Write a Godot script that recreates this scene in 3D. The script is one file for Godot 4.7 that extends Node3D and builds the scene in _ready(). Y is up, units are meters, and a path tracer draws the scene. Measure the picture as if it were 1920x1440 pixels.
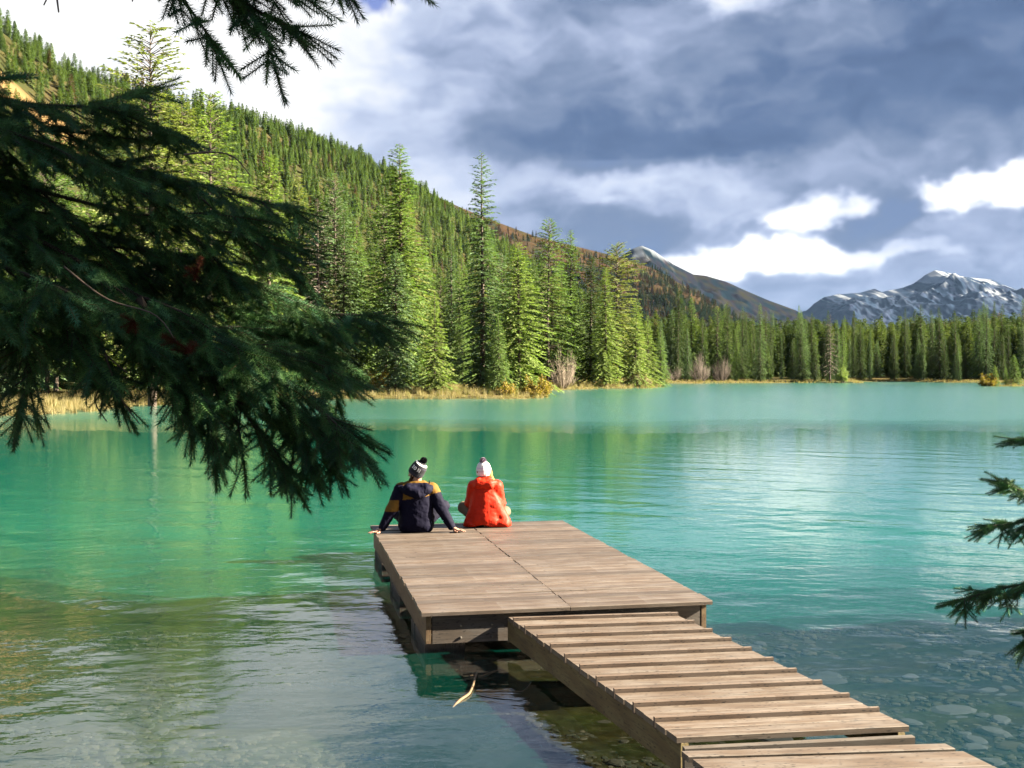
extends Node3D
# A floating dock with two people on a turquoise mountain lake, seen past spruce branches on the near bank.
const F := 2200.0                                   # focal length in photograph pixels (1920 wide)
const EXPO := 11.5
var cam: Camera3D
var rng := RandomNumberGenerator.new()
var nz := FastNoiseLite.new()                       # general purpose noise
const PATCH := [[-200.0, -480.0, 12.0, 14.0], [-184.0, -480.0, 9.0, 15.0], [-172.0, -470.0, 7.0, 12.0]]
var used := {}
var M := {}
# lake outline (x, z)
var lake := PackedVector2Array([
	Vector2(-27, -62), Vector2(-24.5, -66), Vector2(-25, -78), Vector2(-19, -92), Vector2(-14, -96.5), Vector2(-6, -95.5), Vector2(0, -96), Vector2(2.6, -99),
	Vector2(1.6, -112), Vector2(2.5, -132), Vector2(9, -141), Vector2(16.5, -148), Vector2(20.5, -158), Vector2(19.5, -178), Vector2(25, -193), Vector2(38, -200), Vector2(46, -203), Vector2(55, -204), Vector2(61, -203),
	Vector2(65, -222), Vector2(76, -224), Vector2(78, -210), Vector2(84, -204), Vector2(96, -196), Vector2(108, -160), Vector2(96, -100), Vector2(70, -50), Vector2(38, -24), Vector2(18, -14.5), Vector2(11, -10.5), Vector2(7, -7),
	Vector2(3.5, -4.6), Vector2(-3, -4.2), Vector2(-9, -5.5), Vector2(-16, -11), Vector2(-27, -25), Vector2(-37, -45)])
# ridge of the forested hill (x, ground height, z)
var ridge := []

func numbered(called: String) -> String:
	var k: int = used.get(called, 0)
	used[called] = k + 1
	return called if k == 0 else "%s_%03d" % [called, k]

func at(px: float, py: float, d: float) -> Vector3:     # the point at depth d on the sight line through a photograph pixel
	return cam.transform * Vector3((px - 960.0) / F * d, (720.0 - py) / F * d, -d)

func tag(o: Node3D, label: String, category: String, group := "", kind := ""):
	if label: o.set_meta("label", label)
	if category: o.set_meta("category", category)
	if group: o.set_meta("group", group)
	if kind: o.set_meta("kind", kind)
	return o

func thing(called: String, label: String, category: String, pos := Vector3.ZERO, group := "") -> Node3D:
	var o := Node3D.new()
	o.name = numbered(called)
	add_child(o, true)
	o.position = pos
	tag(o, label, category, group)
	return o

func part(called: String, mesh: Mesh, mat: Material, parent: Node, xf := Transform3D.IDENTITY) -> MeshInstance3D:
	var o := MeshInstance3D.new()
	o.name = numbered(called) if parent == self else called
	o.mesh = mesh
	o.material_override = mat
	parent.add_child(o, true)
	o.transform = xf
	return o

func multi(called: String, mesh: Mesh, mat: Material, xfs: Array, cols: Array, parent: Node) -> MultiMeshInstance3D:
	var mm := MultiMesh.new()
	mm.transform_format = MultiMesh.TRANSFORM_3D
	mm.use_colors = cols.size() > 0
	mm.mesh = mesh
	mm.instance_count = xfs.size()
	for i in xfs.size():
		mm.set_instance_transform(i, xfs[i])
		if cols.size(): mm.set_instance_color(i, cols[i])
	var o := MultiMeshInstance3D.new()
	o.multimesh = mm
	o.material_override = mat
	o.name = numbered(called) if parent == self else called
	parent.add_child(o, true)
	return o

class MB:
	var v := PackedVector3Array()
	var n := PackedVector3Array()
	var c := PackedColorArray()
	var uv := PackedVector2Array()
	func tri(a: Vector3, b: Vector3, d: Vector3, col: Color):
		var nn := (d - a).cross(b - a).normalized()
		v.append(a); v.append(b); v.append(d)
		n.append(nn); n.append(nn); n.append(nn)
		c.append(col); c.append(col); c.append(col)
		uv.append(Vector2.ZERO); uv.append(Vector2.ZERO); uv.append(Vector2.ZERO)
	func quad(a: Vector3, b: Vector3, d: Vector3, e: Vector3, col: Color):
		tri(a, b, d, col); tri(a, d, e, col)
	func quad_uv(p: Array, t: Array, col: Color):
		var i := v.size()
		quad(p[0], p[1], p[2], p[3], col)
		for k in 6: uv[i + k] = t[[0, 1, 2, 0, 2, 3][k]]
	# tube with smooth normals along points, radius per point
	func tube(p: Array, r: Array, sides: int, col: Color):
		var rings := []
		var nrm := []
		for i in p.size():
			var dir: Vector3 = (p[min(i + 1, p.size() - 1)] - p[max(i - 1, 0)]).normalized()
			var s := dir.cross(Vector3(0.31, 0.92, 0.17)).normalized()
			var t := dir.cross(s).normalized()
			var ring := []
			var rn := []
			for k in sides:
				var a := TAU * k / sides
				var q := s * cos(a) + t * sin(a)
				ring.append(p[i] + q * r[i])
				rn.append(q)
			rings.append(ring); nrm.append(rn)
		for i in p.size() - 1:
			for k in sides:
				var k2 := (k + 1) % sides
				var vs := [rings[i][k], rings[i][k2], rings[i + 1][k2], rings[i + 1][k]]
				var ns := [nrm[i][k], nrm[i][k2], nrm[i + 1][k2], nrm[i + 1][k]]
				for q in [0, 2, 1, 0, 3, 2]:
					v.append(vs[q]); n.append(ns[q]); c.append(col)
					uv.append(Vector2(float(k if q in [0, 3] else k + 1) / sides, p[i].distance_to(p[0]) if q < 2 else p[i + 1].distance_to(p[0])))
	func mesh() -> ArrayMesh:
		var a := []
		a.resize(Mesh.ARRAY_MAX)
		a[Mesh.ARRAY_VERTEX] = v
		a[Mesh.ARRAY_NORMAL] = n
		a[Mesh.ARRAY_COLOR] = c
		a[Mesh.ARRAY_TEX_UV] = uv
		var m := ArrayMesh.new()
		m.add_surface_from_arrays(Mesh.PRIMITIVE_TRIANGLES, a)
		return m

func lin(r: float, g: float, b: float) -> Color:       # linear base colour for albedo_color
	return Color(r, g, b).linear_to_srgb()

func mat(r: float, g: float, b: float, rough := 0.85, vcol := false) -> StandardMaterial3D:
	var m := StandardMaterial3D.new()
	m.albedo_color = lin(r, g, b)
	m.roughness = rough
	m.vertex_color_use_as_albedo = vcol
	return m

func noise_tex(size: int, freq: float, oct: int, seed_: int, normal := false, strength := 4.0, lo := 0.7) -> NoiseTexture2D:
	var f := FastNoiseLite.new()
	f.noise_type = FastNoiseLite.TYPE_SIMPLEX_SMOOTH
	f.frequency = freq
	f.fractal_octaves = oct
	f.seed = seed_
	var t := NoiseTexture2D.new()
	t.width = size; t.height = size
	t.seamless = true
	t.as_normal_map = normal
	t.bump_strength = strength
	if not normal:
		var g := Gradient.new()
		g.set_color(0, Color(lo, lo, lo)); g.set_color(1, Color(1, 1, 1))
		t.color_ramp = g
	t.noise = f
	return t

# ------------------------------------------------------------------ sky
func sky_value(az: float, el: float, spots: Array, fa: FastNoiseLite, fb: FastNoiseLite) -> float:
	var x := sin(az) * 22.0
	var z := cos(az) * 22.0
	var y := el * 22.0
	var wx := fb.get_noise_3d(x * 0.9, y * 1.4, z * 0.9)
	var wy := fb.get_noise_3d(x * 0.9 + 31.0, y * 1.4 + 7.0, z * 0.9)
	var d := fa.get_noise_3d(x * 0.55 + wx * 0.5, y * 1.15 + wy * 0.4, z * 0.55)
	var puff := 0.32 - absf(fa.get_noise_3d(x * 0.8 + wx * 0.6 + 40.0, y * 1.7 + wy * 0.6, z * 0.8))
	var far := 0.47 + 0.45 * fa.get_noise_3d(x * 0.2, y * 0.42, z * 0.2)
	var A := az * 22.0 + wx * 0.8 + d * 0.5
	var B := y + wy * 0.36 + puff * 0.3
	A += 0.22 * fb.get_noise_3d(x * 3.4, y * 5.0, z * 3.4 + 9.0)
	B += 0.13 * fb.get_noise_3d(x * 3.4 + 60.0, y * 5.0, z * 3.4) + 0.05 * fb.get_noise_3d(x * 9.0, y * 13.0, z * 9.0)
	var sw := 0.02
	var sv := 0.02 * far
	for s in spots:
		var da: float = (A - s[0]) / s[3]
		var db: float = (B - s[1]) / s[4]
		var q := da * da + db * db
		if q < 12.0:
			var w := exp(-q)
			sw += w; sv += w * s[2]
	return clampf(0.45 + (sv / sw - 0.45) * 1.2 + d * 0.26 + puff * 0.2, 0.0, 1.25)

func sky_color(v: float) -> Color:
	var g := [[0.0, Color(0.075, 0.125, 0.25)], [0.25, Color(0.125, 0.195, 0.355)], [0.4, Color(0.230, 0.305, 0.47)], [0.55, Color(0.40, 0.48, 0.68)], [0.7, Color(0.62, 0.70, 0.89)], [0.85, Color(0.88, 0.92, 1.0)], [1.0, Color(1.15, 1.15, 1.15)], [1.3, Color(1.35, 1.35, 1.33)]]
	for i in g.size() - 1:
		if v <= g[i + 1][0]:
			return (g[i][1] as Color).lerp(g[i + 1][1], (v - g[i][0]) / (g[i + 1][0] - g[i][0]))
	return g[-1][1]

func make_sky() -> ImageTexture:
	var fa := FastNoiseLite.new()
	fa.seed = 11; fa.noise_type = FastNoiseLite.TYPE_SIMPLEX_SMOOTH; fa.fractal_octaves = 7; fa.frequency = 0.55; fa.fractal_gain = 0.52
	var fb := FastNoiseLite.new()
	fb.seed = 5; fb.noise_type = FastNoiseLite.TYPE_SIMPLEX_SMOOTH; fb.fractal_octaves = 4; fb.frequency = 0.5
	# the clouds over the valley: azimuth and height in 1/22 rad, brightness, widths
	var S := [[-6.6, 5.9, 0.92, 2.0, 1.2], [-4.4, 5.2, 0.95, 1.2, 1.5], [-5.0, 3.6, 0.9, 1.2, 0.8], [-3.1, 5.6, 0.74, 0.8, 0.8], [-2.4, 4.2, 0.56, 1.0, 0.8], [-0.8, 6.1, 0.52, 0.9, 0.8], [0.4, 5.0, 0.40, 1.0, 0.6],
		[2.4, 5.6, 0.46, 1.0, 0.6], [4.4, 6.9, 0.74, 0.7, 0.35], [1.2, 4.3, 0.28, 1.2, 0.45], [3.4, 4.05, 0.22, 1.5, 0.4], [6.4, 4.9, 0.22, 1.3, 0.8], [8.6, 5.9, 0.25, 1.4, 0.9], [9.2, 4.8, 0.26, 1.2, 0.5], [5.2, 6.0, 0.32, 0.55, 0.6],
		[-1.0, 3.3, 0.74, 0.6, 0.35], [0.0, 3.6, 0.62, 0.6, 0.3], [2.0, 3.45, 0.72, 0.9, 0.3], [4.0, 3.6, 0.66, 0.9, 0.25], [3.2, 3.0, 0.54, 1.0, 0.3], [0.6, 2.9, 0.50, 0.8, 0.4], [1.6, 2.6, 0.36, 1.2, 0.3], [3.2, 2.5, 0.42, 1.0, 0.2],
		[5.6, 3.5, 0.42, 0.9, 0.35], [7.4, 4.0, 0.38, 0.9, 0.3], [9.2, 4.05, 0.52, 1.0, 0.25], [6.9, 2.95, 0.24, 0.6, 0.28], [8.6, 3.2, 1.12, 0.75, 0.22], [5.6, 2.85, 0.98, 0.55, 0.2], [10.4, 3.1, 0.8, 0.8, 0.3],
		[4.9, 2.06, 1.1, 1.4, 0.2], [3.4, 2.0, 1.0, 0.5, 0.22], [6.7, 2.12, 0.72, 0.8, 0.13], [4.4, 2.5, 0.42, 0.6, 0.13], [6.6, 2.5, 0.36, 0.5, 0.14], [8.0, 2.4, 0.50, 1.0, 0.2], [9.2, 2.0, 0.56, 1.0, 0.3], [5.4, 1.3, 0.47, 1.5, 0.4], [3.4, 1.3, 0.44, 0.8, 0.3], [8.9, 1.3, 0.46, 1.4, 0.3], [1.4, 2.1, 0.34, 1.2, 0.25], [7.2, 1.7, 0.50, 1.0, 0.2], [2.4, 2.1, 0.33, 0.5, 0.2]]
	var W := 4096
	var img := Image.create(W / 8, W / 16, false, Image.FORMAT_RGBF)
	for j in W / 16:
		var el := (0.5 - (j + 0.5) / (W / 16.0)) * PI
		for i in W / 8:
			var az := ((i + 0.5) / (W / 8.0) - 0.5) * TAU
			img.set_pixel(i, j, sky_color(sky_value(az, el, S if abs(az) < 0.9 else [], fa, fb)) if el > -0.02 else Color(0.12, 0.16, 0.18))
	img.resize(W, W / 2, Image.INTERPOLATE_BILINEAR)
	var i0 := int(W * (0.5 - 0.078))
	var i1 := int(W * (0.5 + 0.078))
	var j0 := int(W / 2 * (0.5 - 0.13))
	var fine := Image.create(i1 - i0, W / 4 - j0, false, Image.FORMAT_RGBF)
	for j in fine.get_height():
		var el := (0.5 - (j0 + j + 0.5) / (W / 2.0)) * PI
		for i in fine.get_width():
			var az := ((i0 + i + 0.5) / W - 0.5) * TAU
			var col := sky_color(sky_value(az, el, S, fa, fb))
			# a small hole in the clouds with clear blue behind
			var q := Vector2((az * 22.0 + 2.62) / 0.62, (el * 22.0 - 6.72) / 0.34)
			var hole := clampf(1.35 - q.length() * 1.2 + fa.get_noise_2d(az * 60.0, el * 60.0) * 1.1, 0.0, 1.0)
			fine.set_pixel(i, j, col.lerp(Color(0.06, 0.16, 0.62), hole * 0.8))
	img.blit_rect(fine, Rect2i(0, 0, fine.get_width(), fine.get_height()), Vector2i(i0, j0))
	return ImageTexture.create_from_image(img)

# ------------------------------------------------------------------ ground
func lake_sd(p: Vector2) -> float:
	var d := 1e9
	var n := lake.size()
	for i in n:
		d = minf(d, p.distance_squared_to(Geometry2D.get_closest_point_to_segment(p, lake[i], lake[(i + 1) % n])))
	d = sqrt(d)
	if Geometry2D.is_point_in_polygon(p, lake):
		d = -d
	var isl := (1.0 - Vector2((p.x - 78.0) / 9.5, (p.y + 167.0) / 3.0).length()) * 3.0
	return maxf(d, isl)

func ridge_at(p: Vector2) -> Array:            # [distance, ridge height, beyond?]
	var best := [1e9, 0.0, 0.0]
	for i in ridge.size() - 1:
		var a := Vector2(ridge[i].x, ridge[i].z)
		var b := Vector2(ridge[i + 1].x, ridge[i + 1].z)
		var q := Geometry2D.get_closest_point_to_segment(p, a, b)
		var d := p.distance_to(q)
		if d < best[0]:
			var t := q.distance_to(a) / a.distance_to(b)
			best = [d, lerpf(ridge[i].y, ridge[i + 1].y, t), signf((b - a).cross(p - a))]
	return best

func bed_edge(x: float) -> float:          # where the stony shelf drops off
	return shelf_edge(x) * 1.3

func shelf_edge(x: float) -> float:
	return -(14.3 - 0.2 * clampf(x, -20.0, 25.0) + nz.get_noise_2d(x * 9.0, 4.0) * 1.6)

func height(x: float, z: float) -> float:
	var p := Vector2(x, z)
	var sd := lake_sd(p)
	if sd < 0.0:
		var over := bed_edge(x) - z
		var depth := 0.35 + 0.045 * minf(-sd, 9.0) + nz.get_noise_2d(x * 14.0, z * 14.0) * 0.07
		depth += minf(maxf(over + 4.0, 0.0) ** 2 * 0.03, 3.0)
		return -minf(depth, 0.05 - sd * 0.16)
	var h := 0.30 * smoothstep(0.0, 2.5, sd) + 0.022 * minf(sd, 120.0)
	if z > -16.0 and sd < 60.0: h += 0.03 * minf(sd, 12.0)
	var r := ridge_at(p)
	var t: float = sd / (sd + r[0])
	var e := ((x - 15.0) * -1705.0 - (z + 195.0) * 485.0) / 1772.6        # metres from the hill's foot, which runs up the valley
	r[1] *= smoothstep(20.0, 360.0, e)
	if r[2] < 0.0: h += r[1] * maxf(0.0, 1.0 - r[0] / 700.0)
	else: h += r[1] * pow(t, 1.45)
	return h + nz.get_noise_2d(x * 1.3, z * 1.3) * minf(sd * 0.035, 5.0) + nz.get_noise_2d(x * 6.0, z * 6.0) * minf(sd * 0.01, 0.5)

func graded(lo: float, a: float, b: float, hi: float, step: float, grow: float) -> Array:
	var r := []
	var x := a
	while x < b:
		r.append(x); x += step
	r.append(b)
	var s := step
	x = b
	while x < hi:
		s *= grow; x += s; r.append(x)
	s = step; x = a
	while x > lo:
		s *= grow; x -= s; r.push_front(x)
	return r

func grid_mesh(xs: Array, zs: Array, hf: Callable, cf: Callable) -> ArrayMesh:
	var v := PackedVector3Array()
	var n := PackedVector3Array()
	var c := PackedColorArray()
	var idx := PackedInt32Array()
	var w := xs.size()
	for z in zs:
		for x in xs:
			v.append(Vector3(x, hf.call(x, z), z))
	for j in zs.size():
		for i in w:
			var l := v[j * w + maxi(i - 1, 0)]
			var r := v[j * w + mini(i + 1, w - 1)]
			var u := v[maxi(j - 1, 0) * w + i]
			var d := v[mini(j + 1, zs.size() - 1) * w + i]
			var nn := (d - u).cross(r - l).normalized()
			if nn.y < 0.0: nn = -nn
			n.append(nn)
			c.append(cf.call(v[j * w + i], nn))
	for j in zs.size() - 1:
		for i in w - 1:
			var k := j * w + i
			if zs[1] > zs[0]: idx.append_array(PackedInt32Array([k, k + 1, k + w, k + 1, k + w + 1, k + w]))
			else: idx.append_array(PackedInt32Array([k, k + w, k + 1, k + 1, k + w, k + w + 1]))
	var a := []
	a.resize(Mesh.ARRAY_MAX)
	a[Mesh.ARRAY_VERTEX] = v; a[Mesh.ARRAY_NORMAL] = n; a[Mesh.ARRAY_COLOR] = c; a[Mesh.ARRAY_INDEX] = idx
	var m := ArrayMesh.new()
	m.add_surface_from_arrays(Mesh.PRIMITIVE_TRIANGLES, a)
	return m

func bare_patch(p: Vector3) -> float:          # open slopes of dry grass on the hill
	var q := 9.0
	for e in PATCH:
		q = minf(q, Vector2((p.x - e[0]) / e[2], (p.z - e[1]) / e[3]).length())
	return clampf(1.8 - q + nz.get_noise_2d(p.x * 2.0, p.z * 2.0) * 0.8, 0.0, 1.0)

func ground_color(p: Vector3, nn: Vector3) -> Color:
	var a := nz.get_noise_2d(p.x * 5.0, p.z * 5.0)
	var b := nz.get_noise_2d(p.x * 23.0 + 9.0, p.z * 23.0)
	if p.y < 0.0:
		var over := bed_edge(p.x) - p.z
		var near := Color(0.007, 0.010, 0.005).lerp(Color(0.016, 0.017, 0.008), clampf(0.5 + b * 1.2, 0.0, 1.0))  # brown-green shelf bed, coloured extra dark in place of shade on the near water
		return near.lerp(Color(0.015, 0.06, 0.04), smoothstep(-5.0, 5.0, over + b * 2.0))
	var sd := lake_sd(Vector2(p.x, p.z))
	var grass := Color(0.15, 0.12, 0.055).lerp(Color(0.12, 0.105, 0.045), clampf(0.5 + a, 0.0, 1.0))
	var floor_ := Color(0.036, 0.040, 0.017).lerp(Color(0.062, 0.052, 0.026), clampf(0.5 + b, 0.0, 1.0))
	var col := grass.lerp(floor_, smoothstep(6.0, 11.0, sd + a * 4.0))
	if p.x < 0.0 and p.z < -250.0:
		col = col.lerp(Color(0.034, 0.045, 0.018), clampf(0.35 + a * 1.3, 0.0, 1.0))
		col = col.lerp(Color(0.20, 0.13, 0.06), bare_patch(p))
	return col

# ------------------------------------------------------------------ conifers
# a crown of drooping sprays on whorled limbs, and its trunk
func conifer(seed_: int, h: float, r: float, o: Dictionary) -> Array:
	var g := RandomNumberGenerator.new()
	g.seed = seed_
	var mb := MB.new()
	var tk := MB.new()
	var base: float = o.get("base", 0.06) * h
	var gap: float = o.get("gap", 0.36)
	var size: float = o.get("size", 0.46)
	var power: float = o.get("power", 0.85)
	var dens: float = o.get("dens", 1.3)
	var ragged: float = o.get("ragged", 0.35)
	var lift: float = o.get("lift", 0.0)
	var tone: float = o.get("tone", 0.25)
	var limbs: bool = o.get("limbs", true)
	var lean := Vector3(g.randf_range(-1, 1), 0, g.randf_range(-1, 1)) * h * 0.006
	var pts := []
	var rad := []
	for i in 7:
		pts.append(lean * sin(i * 0.9) + Vector3(0, h * i / 6.0 - (0.4 if i == 0 else 0.0), 0)); rad.append(maxf(h * 0.011 * (1.0 - i / 6.3), 0.015))
	tk.tube(pts, rad, 6, Color(1, 1, 1))
	var lobe := g.randf() * 100.0
	var y := base
	while y < h * 0.995:
		var t := (y - base) / (h - base)
		var ax := lean * sin(y / h * 5.4)
		var R := r * pow(1.0 - t, power) * minf(1.0, 0.55 + t * 4.0) + 0.12
		var nb := int(round(lerpf(o.get("nb", 8.0), 4.0, t)))
		var turn := g.randf() * TAU
		for b in nb:
			var az := turn + TAU * (b + g.randf_range(-0.35, 0.35)) / nb
			var big := 1.0 + ragged * (nz.get_noise_2d(cos(az) * 16.0 + lobe, y * 9.0 + sin(az) * 16.0) * 1.6)
			var L := R * maxf(0.25, big) * g.randf_range(0.72, 1.12)
			var dir := Vector3(cos(az), 0, sin(az))
			var up := lerpf(-0.22, 0.75, pow(t, 1.6)) + lift + g.randf_range(-0.12, 0.12)
			var o3 := ax + Vector3(0, y + g.randf_range(-0.5, 0.5) * gap, 0)
			var side := dir.cross(Vector3.UP)
			var m := maxi(3, int(ceil(L / (0.26 / dens) * (0.46 / size))))
			if limbs and L > 0.8: tk.tube([o3, o3 + dir * L * 0.5 + Vector3(0, up * L * 0.5 - L * 0.06, 0), o3 + dir * L * 0.9 + Vector3(0, up * L * 0.9 - L * 0.18, 0)], [0.035, 0.02, 0.006], 3, Color(1, 1, 1))
			for k in m:
				var s := (k + g.randf()) / m
				if s < o.get("hollow", 0.08): continue
				var p := o3 + dir * (L * s) + Vector3(0, (up * s - 0.26 * s * s) * L, 0)
				for w in [-1.0, 1.0, 0.0]:
					var out: Vector3 = (dir * g.randf_range(0.5, 1.0) + side * w * g.randf_range(0.5, 1.1) + Vector3(0, g.randf_range(-0.55, 0.12) + up * 0.5, 0)).normalized()
					var len_ := size * g.randf_range(0.65, 1.25) * lerpf(1.0, 0.62, t) * minf(1.0, 0.45 + L)
					var wd := out.cross(Vector3(g.randf_range(-0.7, 0.7), 1.0, g.randf_range(-0.7, 0.7))).normalized() * len_ * g.randf_range(0.17, 0.27)
					var mid := p + out * len_ * 0.45
					var tip := p + out * len_ + Vector3(0, -0.12 * len_, 0)
					var q := 1.0 + tone * g.randf_range(-1.0, 1.0)
					var col := Color(q * g.randf_range(0.92, 1.08), q, q * g.randf_range(0.85, 1.15))
					mb.tri(p, mid + wd, tip, col)
					mb.tri(p, tip, mid - wd, col)
		y += gap * lerpf(1.0, 0.45, t) * g.randf_range(0.8, 1.2)
	return [tk.mesh(), mb.mesh(), h]

func foliage(r: float, g: float, b: float) -> StandardMaterial3D:
	var m := mat(r, g, b, 0.75, true)
	m.backlight_enabled = true
	m.backlight = lin(0.62, 0.72, 0.28)
	m.cull_mode = BaseMaterial3D.CULL_DISABLED
	m.specular_mode = BaseMaterial3D.SPECULAR_SCHLICK_GGX
	m.metallic_specular = 0.25
	return m

func plant_tree(called: String, proto: Array, crown: Material, pos: Vector3, h: float, wide: float, label: String, group: String, turn := -1.0) -> Node3D:
	var o := thing(called, label, "tree", pos, group)
	var s: float = h / proto[2]
	o.rotation.y = turn if turn >= 0.0 else rng.randf() * TAU
	o.scale = Vector3(s * wide, s, s * wide)
	part("trunk", proto[0], M.bark, o)
	part("crown", proto[1], crown, o)
	return o

# ------------------------------------------------------------------ near spruce branches
func shoot_mesh(seed_: int, tint: Color) -> ArrayMesh:      # a needled shoot along +Y, 0.1 long
	var g := RandomNumberGenerator.new()
	g.seed = seed_
	var mb := MB.new()
	mb.tube([Vector3.ZERO, Vector3(0.0015, 0.05, 0), Vector3(0, 0.1, 0.001)], [0.0016, 0.0013, 0.0006], 4, Color(0.09, 0.055, 0.03))
	for k in 78:
		var t := (k + 0.5) / 78.0
		var az := k * 2.39996 + g.randf_range(-0.3, 0.3)
		var rd := Vector3(cos(az), 0, sin(az))
		var ang := lerpf(1.18, 0.35, pow(t, 6.0)) + g.randf_range(-0.15, 0.15)
		var dir := rd * sin(ang) + Vector3(0, cos(ang), 0)
		var p := Vector3(0, t * 0.1, 0)
		var L := g.randf_range(0.016, 0.0225)
		var s := dir.cross(rd.rotated(Vector3.UP, 1.1)).normalized() * 0.0011
		var u := dir.cross(s).normalized() * 0.0011
		var tip := p + dir * L
		var q := g.randf_range(0.75, 1.25)
		var col := Color(tint.r * q, tint.g * q, tint.b * q)
		mb.tri(p + s, p - s * 0.5 + u, tip, col)
		mb.tri(p - s * 0.5 + u, p - s * 0.5 - u, tip, col)
		mb.tri(p - s * 0.5 - u, p + s, tip, col)
	return mb.mesh()

func frame_to(dir: Vector3, roll: float) -> Basis:
	var y := dir.normalized()
	var x := y.cross(Vector3(0.13, 0.2, 1.0)).normalized()
	return Basis(x, y, x.cross(y).normalized()).rotated(y, roll)

func smooth_line(p: Array, step: float) -> Array:
	var cv := Curve3D.new()
	for i in p.size():
		var a: Vector3 = p[maxi(i - 1, 0)]
		var b: Vector3 = p[mini(i + 1, p.size() - 1)]
		cv.add_point(p[i], -(b - a) / 6.0, (b - a) / 6.0)
	var out := []
	var L := cv.get_baked_length()
	var n := maxi(3, int(L / step))
	for i in n + 1: out.append(cv.sample_baked(L * i / n, true))
	return out

# limb with side twigs and shoots: adds wood to mb, shoot transforms to xs
func limb(mb: MB, xs: Array, p: Array, r0: float, twig: float, start: float, dens: float, droop: float, needles := 1.0, level := 0):
	var line := smooth_line(p, 0.03)
	var rad := []
	for i in line.size(): rad.append(lerpf(r0, 0.0018, pow(float(i) / (line.size() - 1), 0.8)))
	mb.tube(line, rad, 6, Color(1, 1, 1))
	var n := line.size()
	for i in n - 1:
		var t := float(i) / (n - 1)
		var dir: Vector3 = (line[mini(i + 1, n - 1)] - line[maxi(i - 1, 0)]).normalized()
		if t > maxf(start, 0.35) and rng.randf() < needles:
			xs.append(Transform3D(frame_to(dir, rng.randf() * TAU).scaled_local(Vector3(1, 0.9, 1) * rng.randf_range(0.8, 1.1)), line[i]))
		if t < start: continue
		for sgn in [-1.0, 1.0]:
			if rng.randf() > dens: continue
			var flat: Vector3 = dir.cross(Vector3.UP).normalized() * sgn
			var L := twig * (1.05 - 0.75 * t) * rng.randf_range(0.45, 1.15)
			var d: Vector3 = (flat * rng.randf_range(0.5, 1.0) + dir * rng.randf_range(0.5, 1.0) + Vector3(0, rng.randf_range(-0.9, 0.35) * droop, rng.randf_range(-0.25, 0.25))).normalized()
			twig_at(mb, xs, line[i], d, L, droop, needles)
	if level == 0:                    # boughs that fork off the limb
		for i in range(3, n - 3, 3):
			var t := float(i) / (n - 1)
			if t < start or rng.randf() > 0.58: continue
			var dir: Vector3 = (line[i + 1] - line[i - 1]).normalized()
			var sgn := -1.0 if rng.randf() < 0.5 else 1.0
			var L := twig * rng.randf_range(0.8, 1.5) * (1.15 - 0.8 * t)
			var d: Vector3 = (dir.cross(Vector3.UP).normalized() * sgn * rng.randf_range(0.2, 0.7) + dir * rng.randf_range(0.5, 1.0) + Vector3(rng.randf_range(-0.3, 0.3), rng.randf_range(-0.75, 0.35), rng.randf_range(-0.4, 0.4))).normalized()
			var a: Vector3 = line[i]
			limb(mb, xs, [a, a + d * L * 0.5, a + d * L + Vector3(0, -0.12 * L * droop, 0)], 0.004, twig * 0.42, 0.1, dens * 0.75, droop, needles, 1)
	# leading shoots
	for k in 3:
		var dl: Vector3 = (line[n - 1] - line[n - 3]).normalized() + Vector3(rng.randf_range(-0.5, 0.5), rng.randf_range(-0.5, 0.3), rng.randf_range(-0.5, 0.5)) * (0.0 if k == 0 else 1.0)
		if rng.randf() < needles: xs.append(Transform3D(frame_to(dl, rng.randf() * TAU), line[n - 1]))

func twig_at(mb: MB, xs: Array, p: Vector3, d: Vector3, L: float, droop: float, needles: float):
	var pts := [p]
	var q := p
	var dd := d
	var m := maxi(2, int(L / 0.05))
	for k in m:
		dd = (dd + Vector3(0, -0.10 * droop, 0) + Vector3(rng.randf_range(-1, 1), rng.randf_range(-1, 1), rng.randf_range(-1, 1)) * 0.09).normalized()
		q += dd * (L / m)
		pts.append(q)
		if rng.randf() < needles:
			xs.append(Transform3D(frame_to(dd, rng.randf() * TAU).scaled_local(Vector3.ONE * rng.randf_range(0.6, 0.85)), pts[k]))
		for sgn in [-1.0, 1.0]:
			if rng.randf() < 0.85 * needles:
				var sd: Vector3 = (dd * 0.8 + dd.cross(Vector3.UP).normalized() * sgn * rng.randf_range(0.5, 0.9) + Vector3(0, rng.randf_range(-0.55, 0.2), 0)).normalized()
				xs.append(Transform3D(frame_to(sd, rng.randf() * TAU).scaled_local(Vector3(1, rng.randf_range(0.45, 1.0), 1) * lerpf(0.95, 0.7, float(k) / m)), q))
	if rng.randf() < needles: xs.append(Transform3D(frame_to(dd, 0.0).scaled_local(Vector3.ONE * 0.8), q))
	var rad := []
	for k in pts.size(): rad.append(lerpf(0.0028, 0.0011, float(k) / (pts.size() - 1)))
	mb.tube(pts, rad, 4, Color(1, 1, 1))

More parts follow.
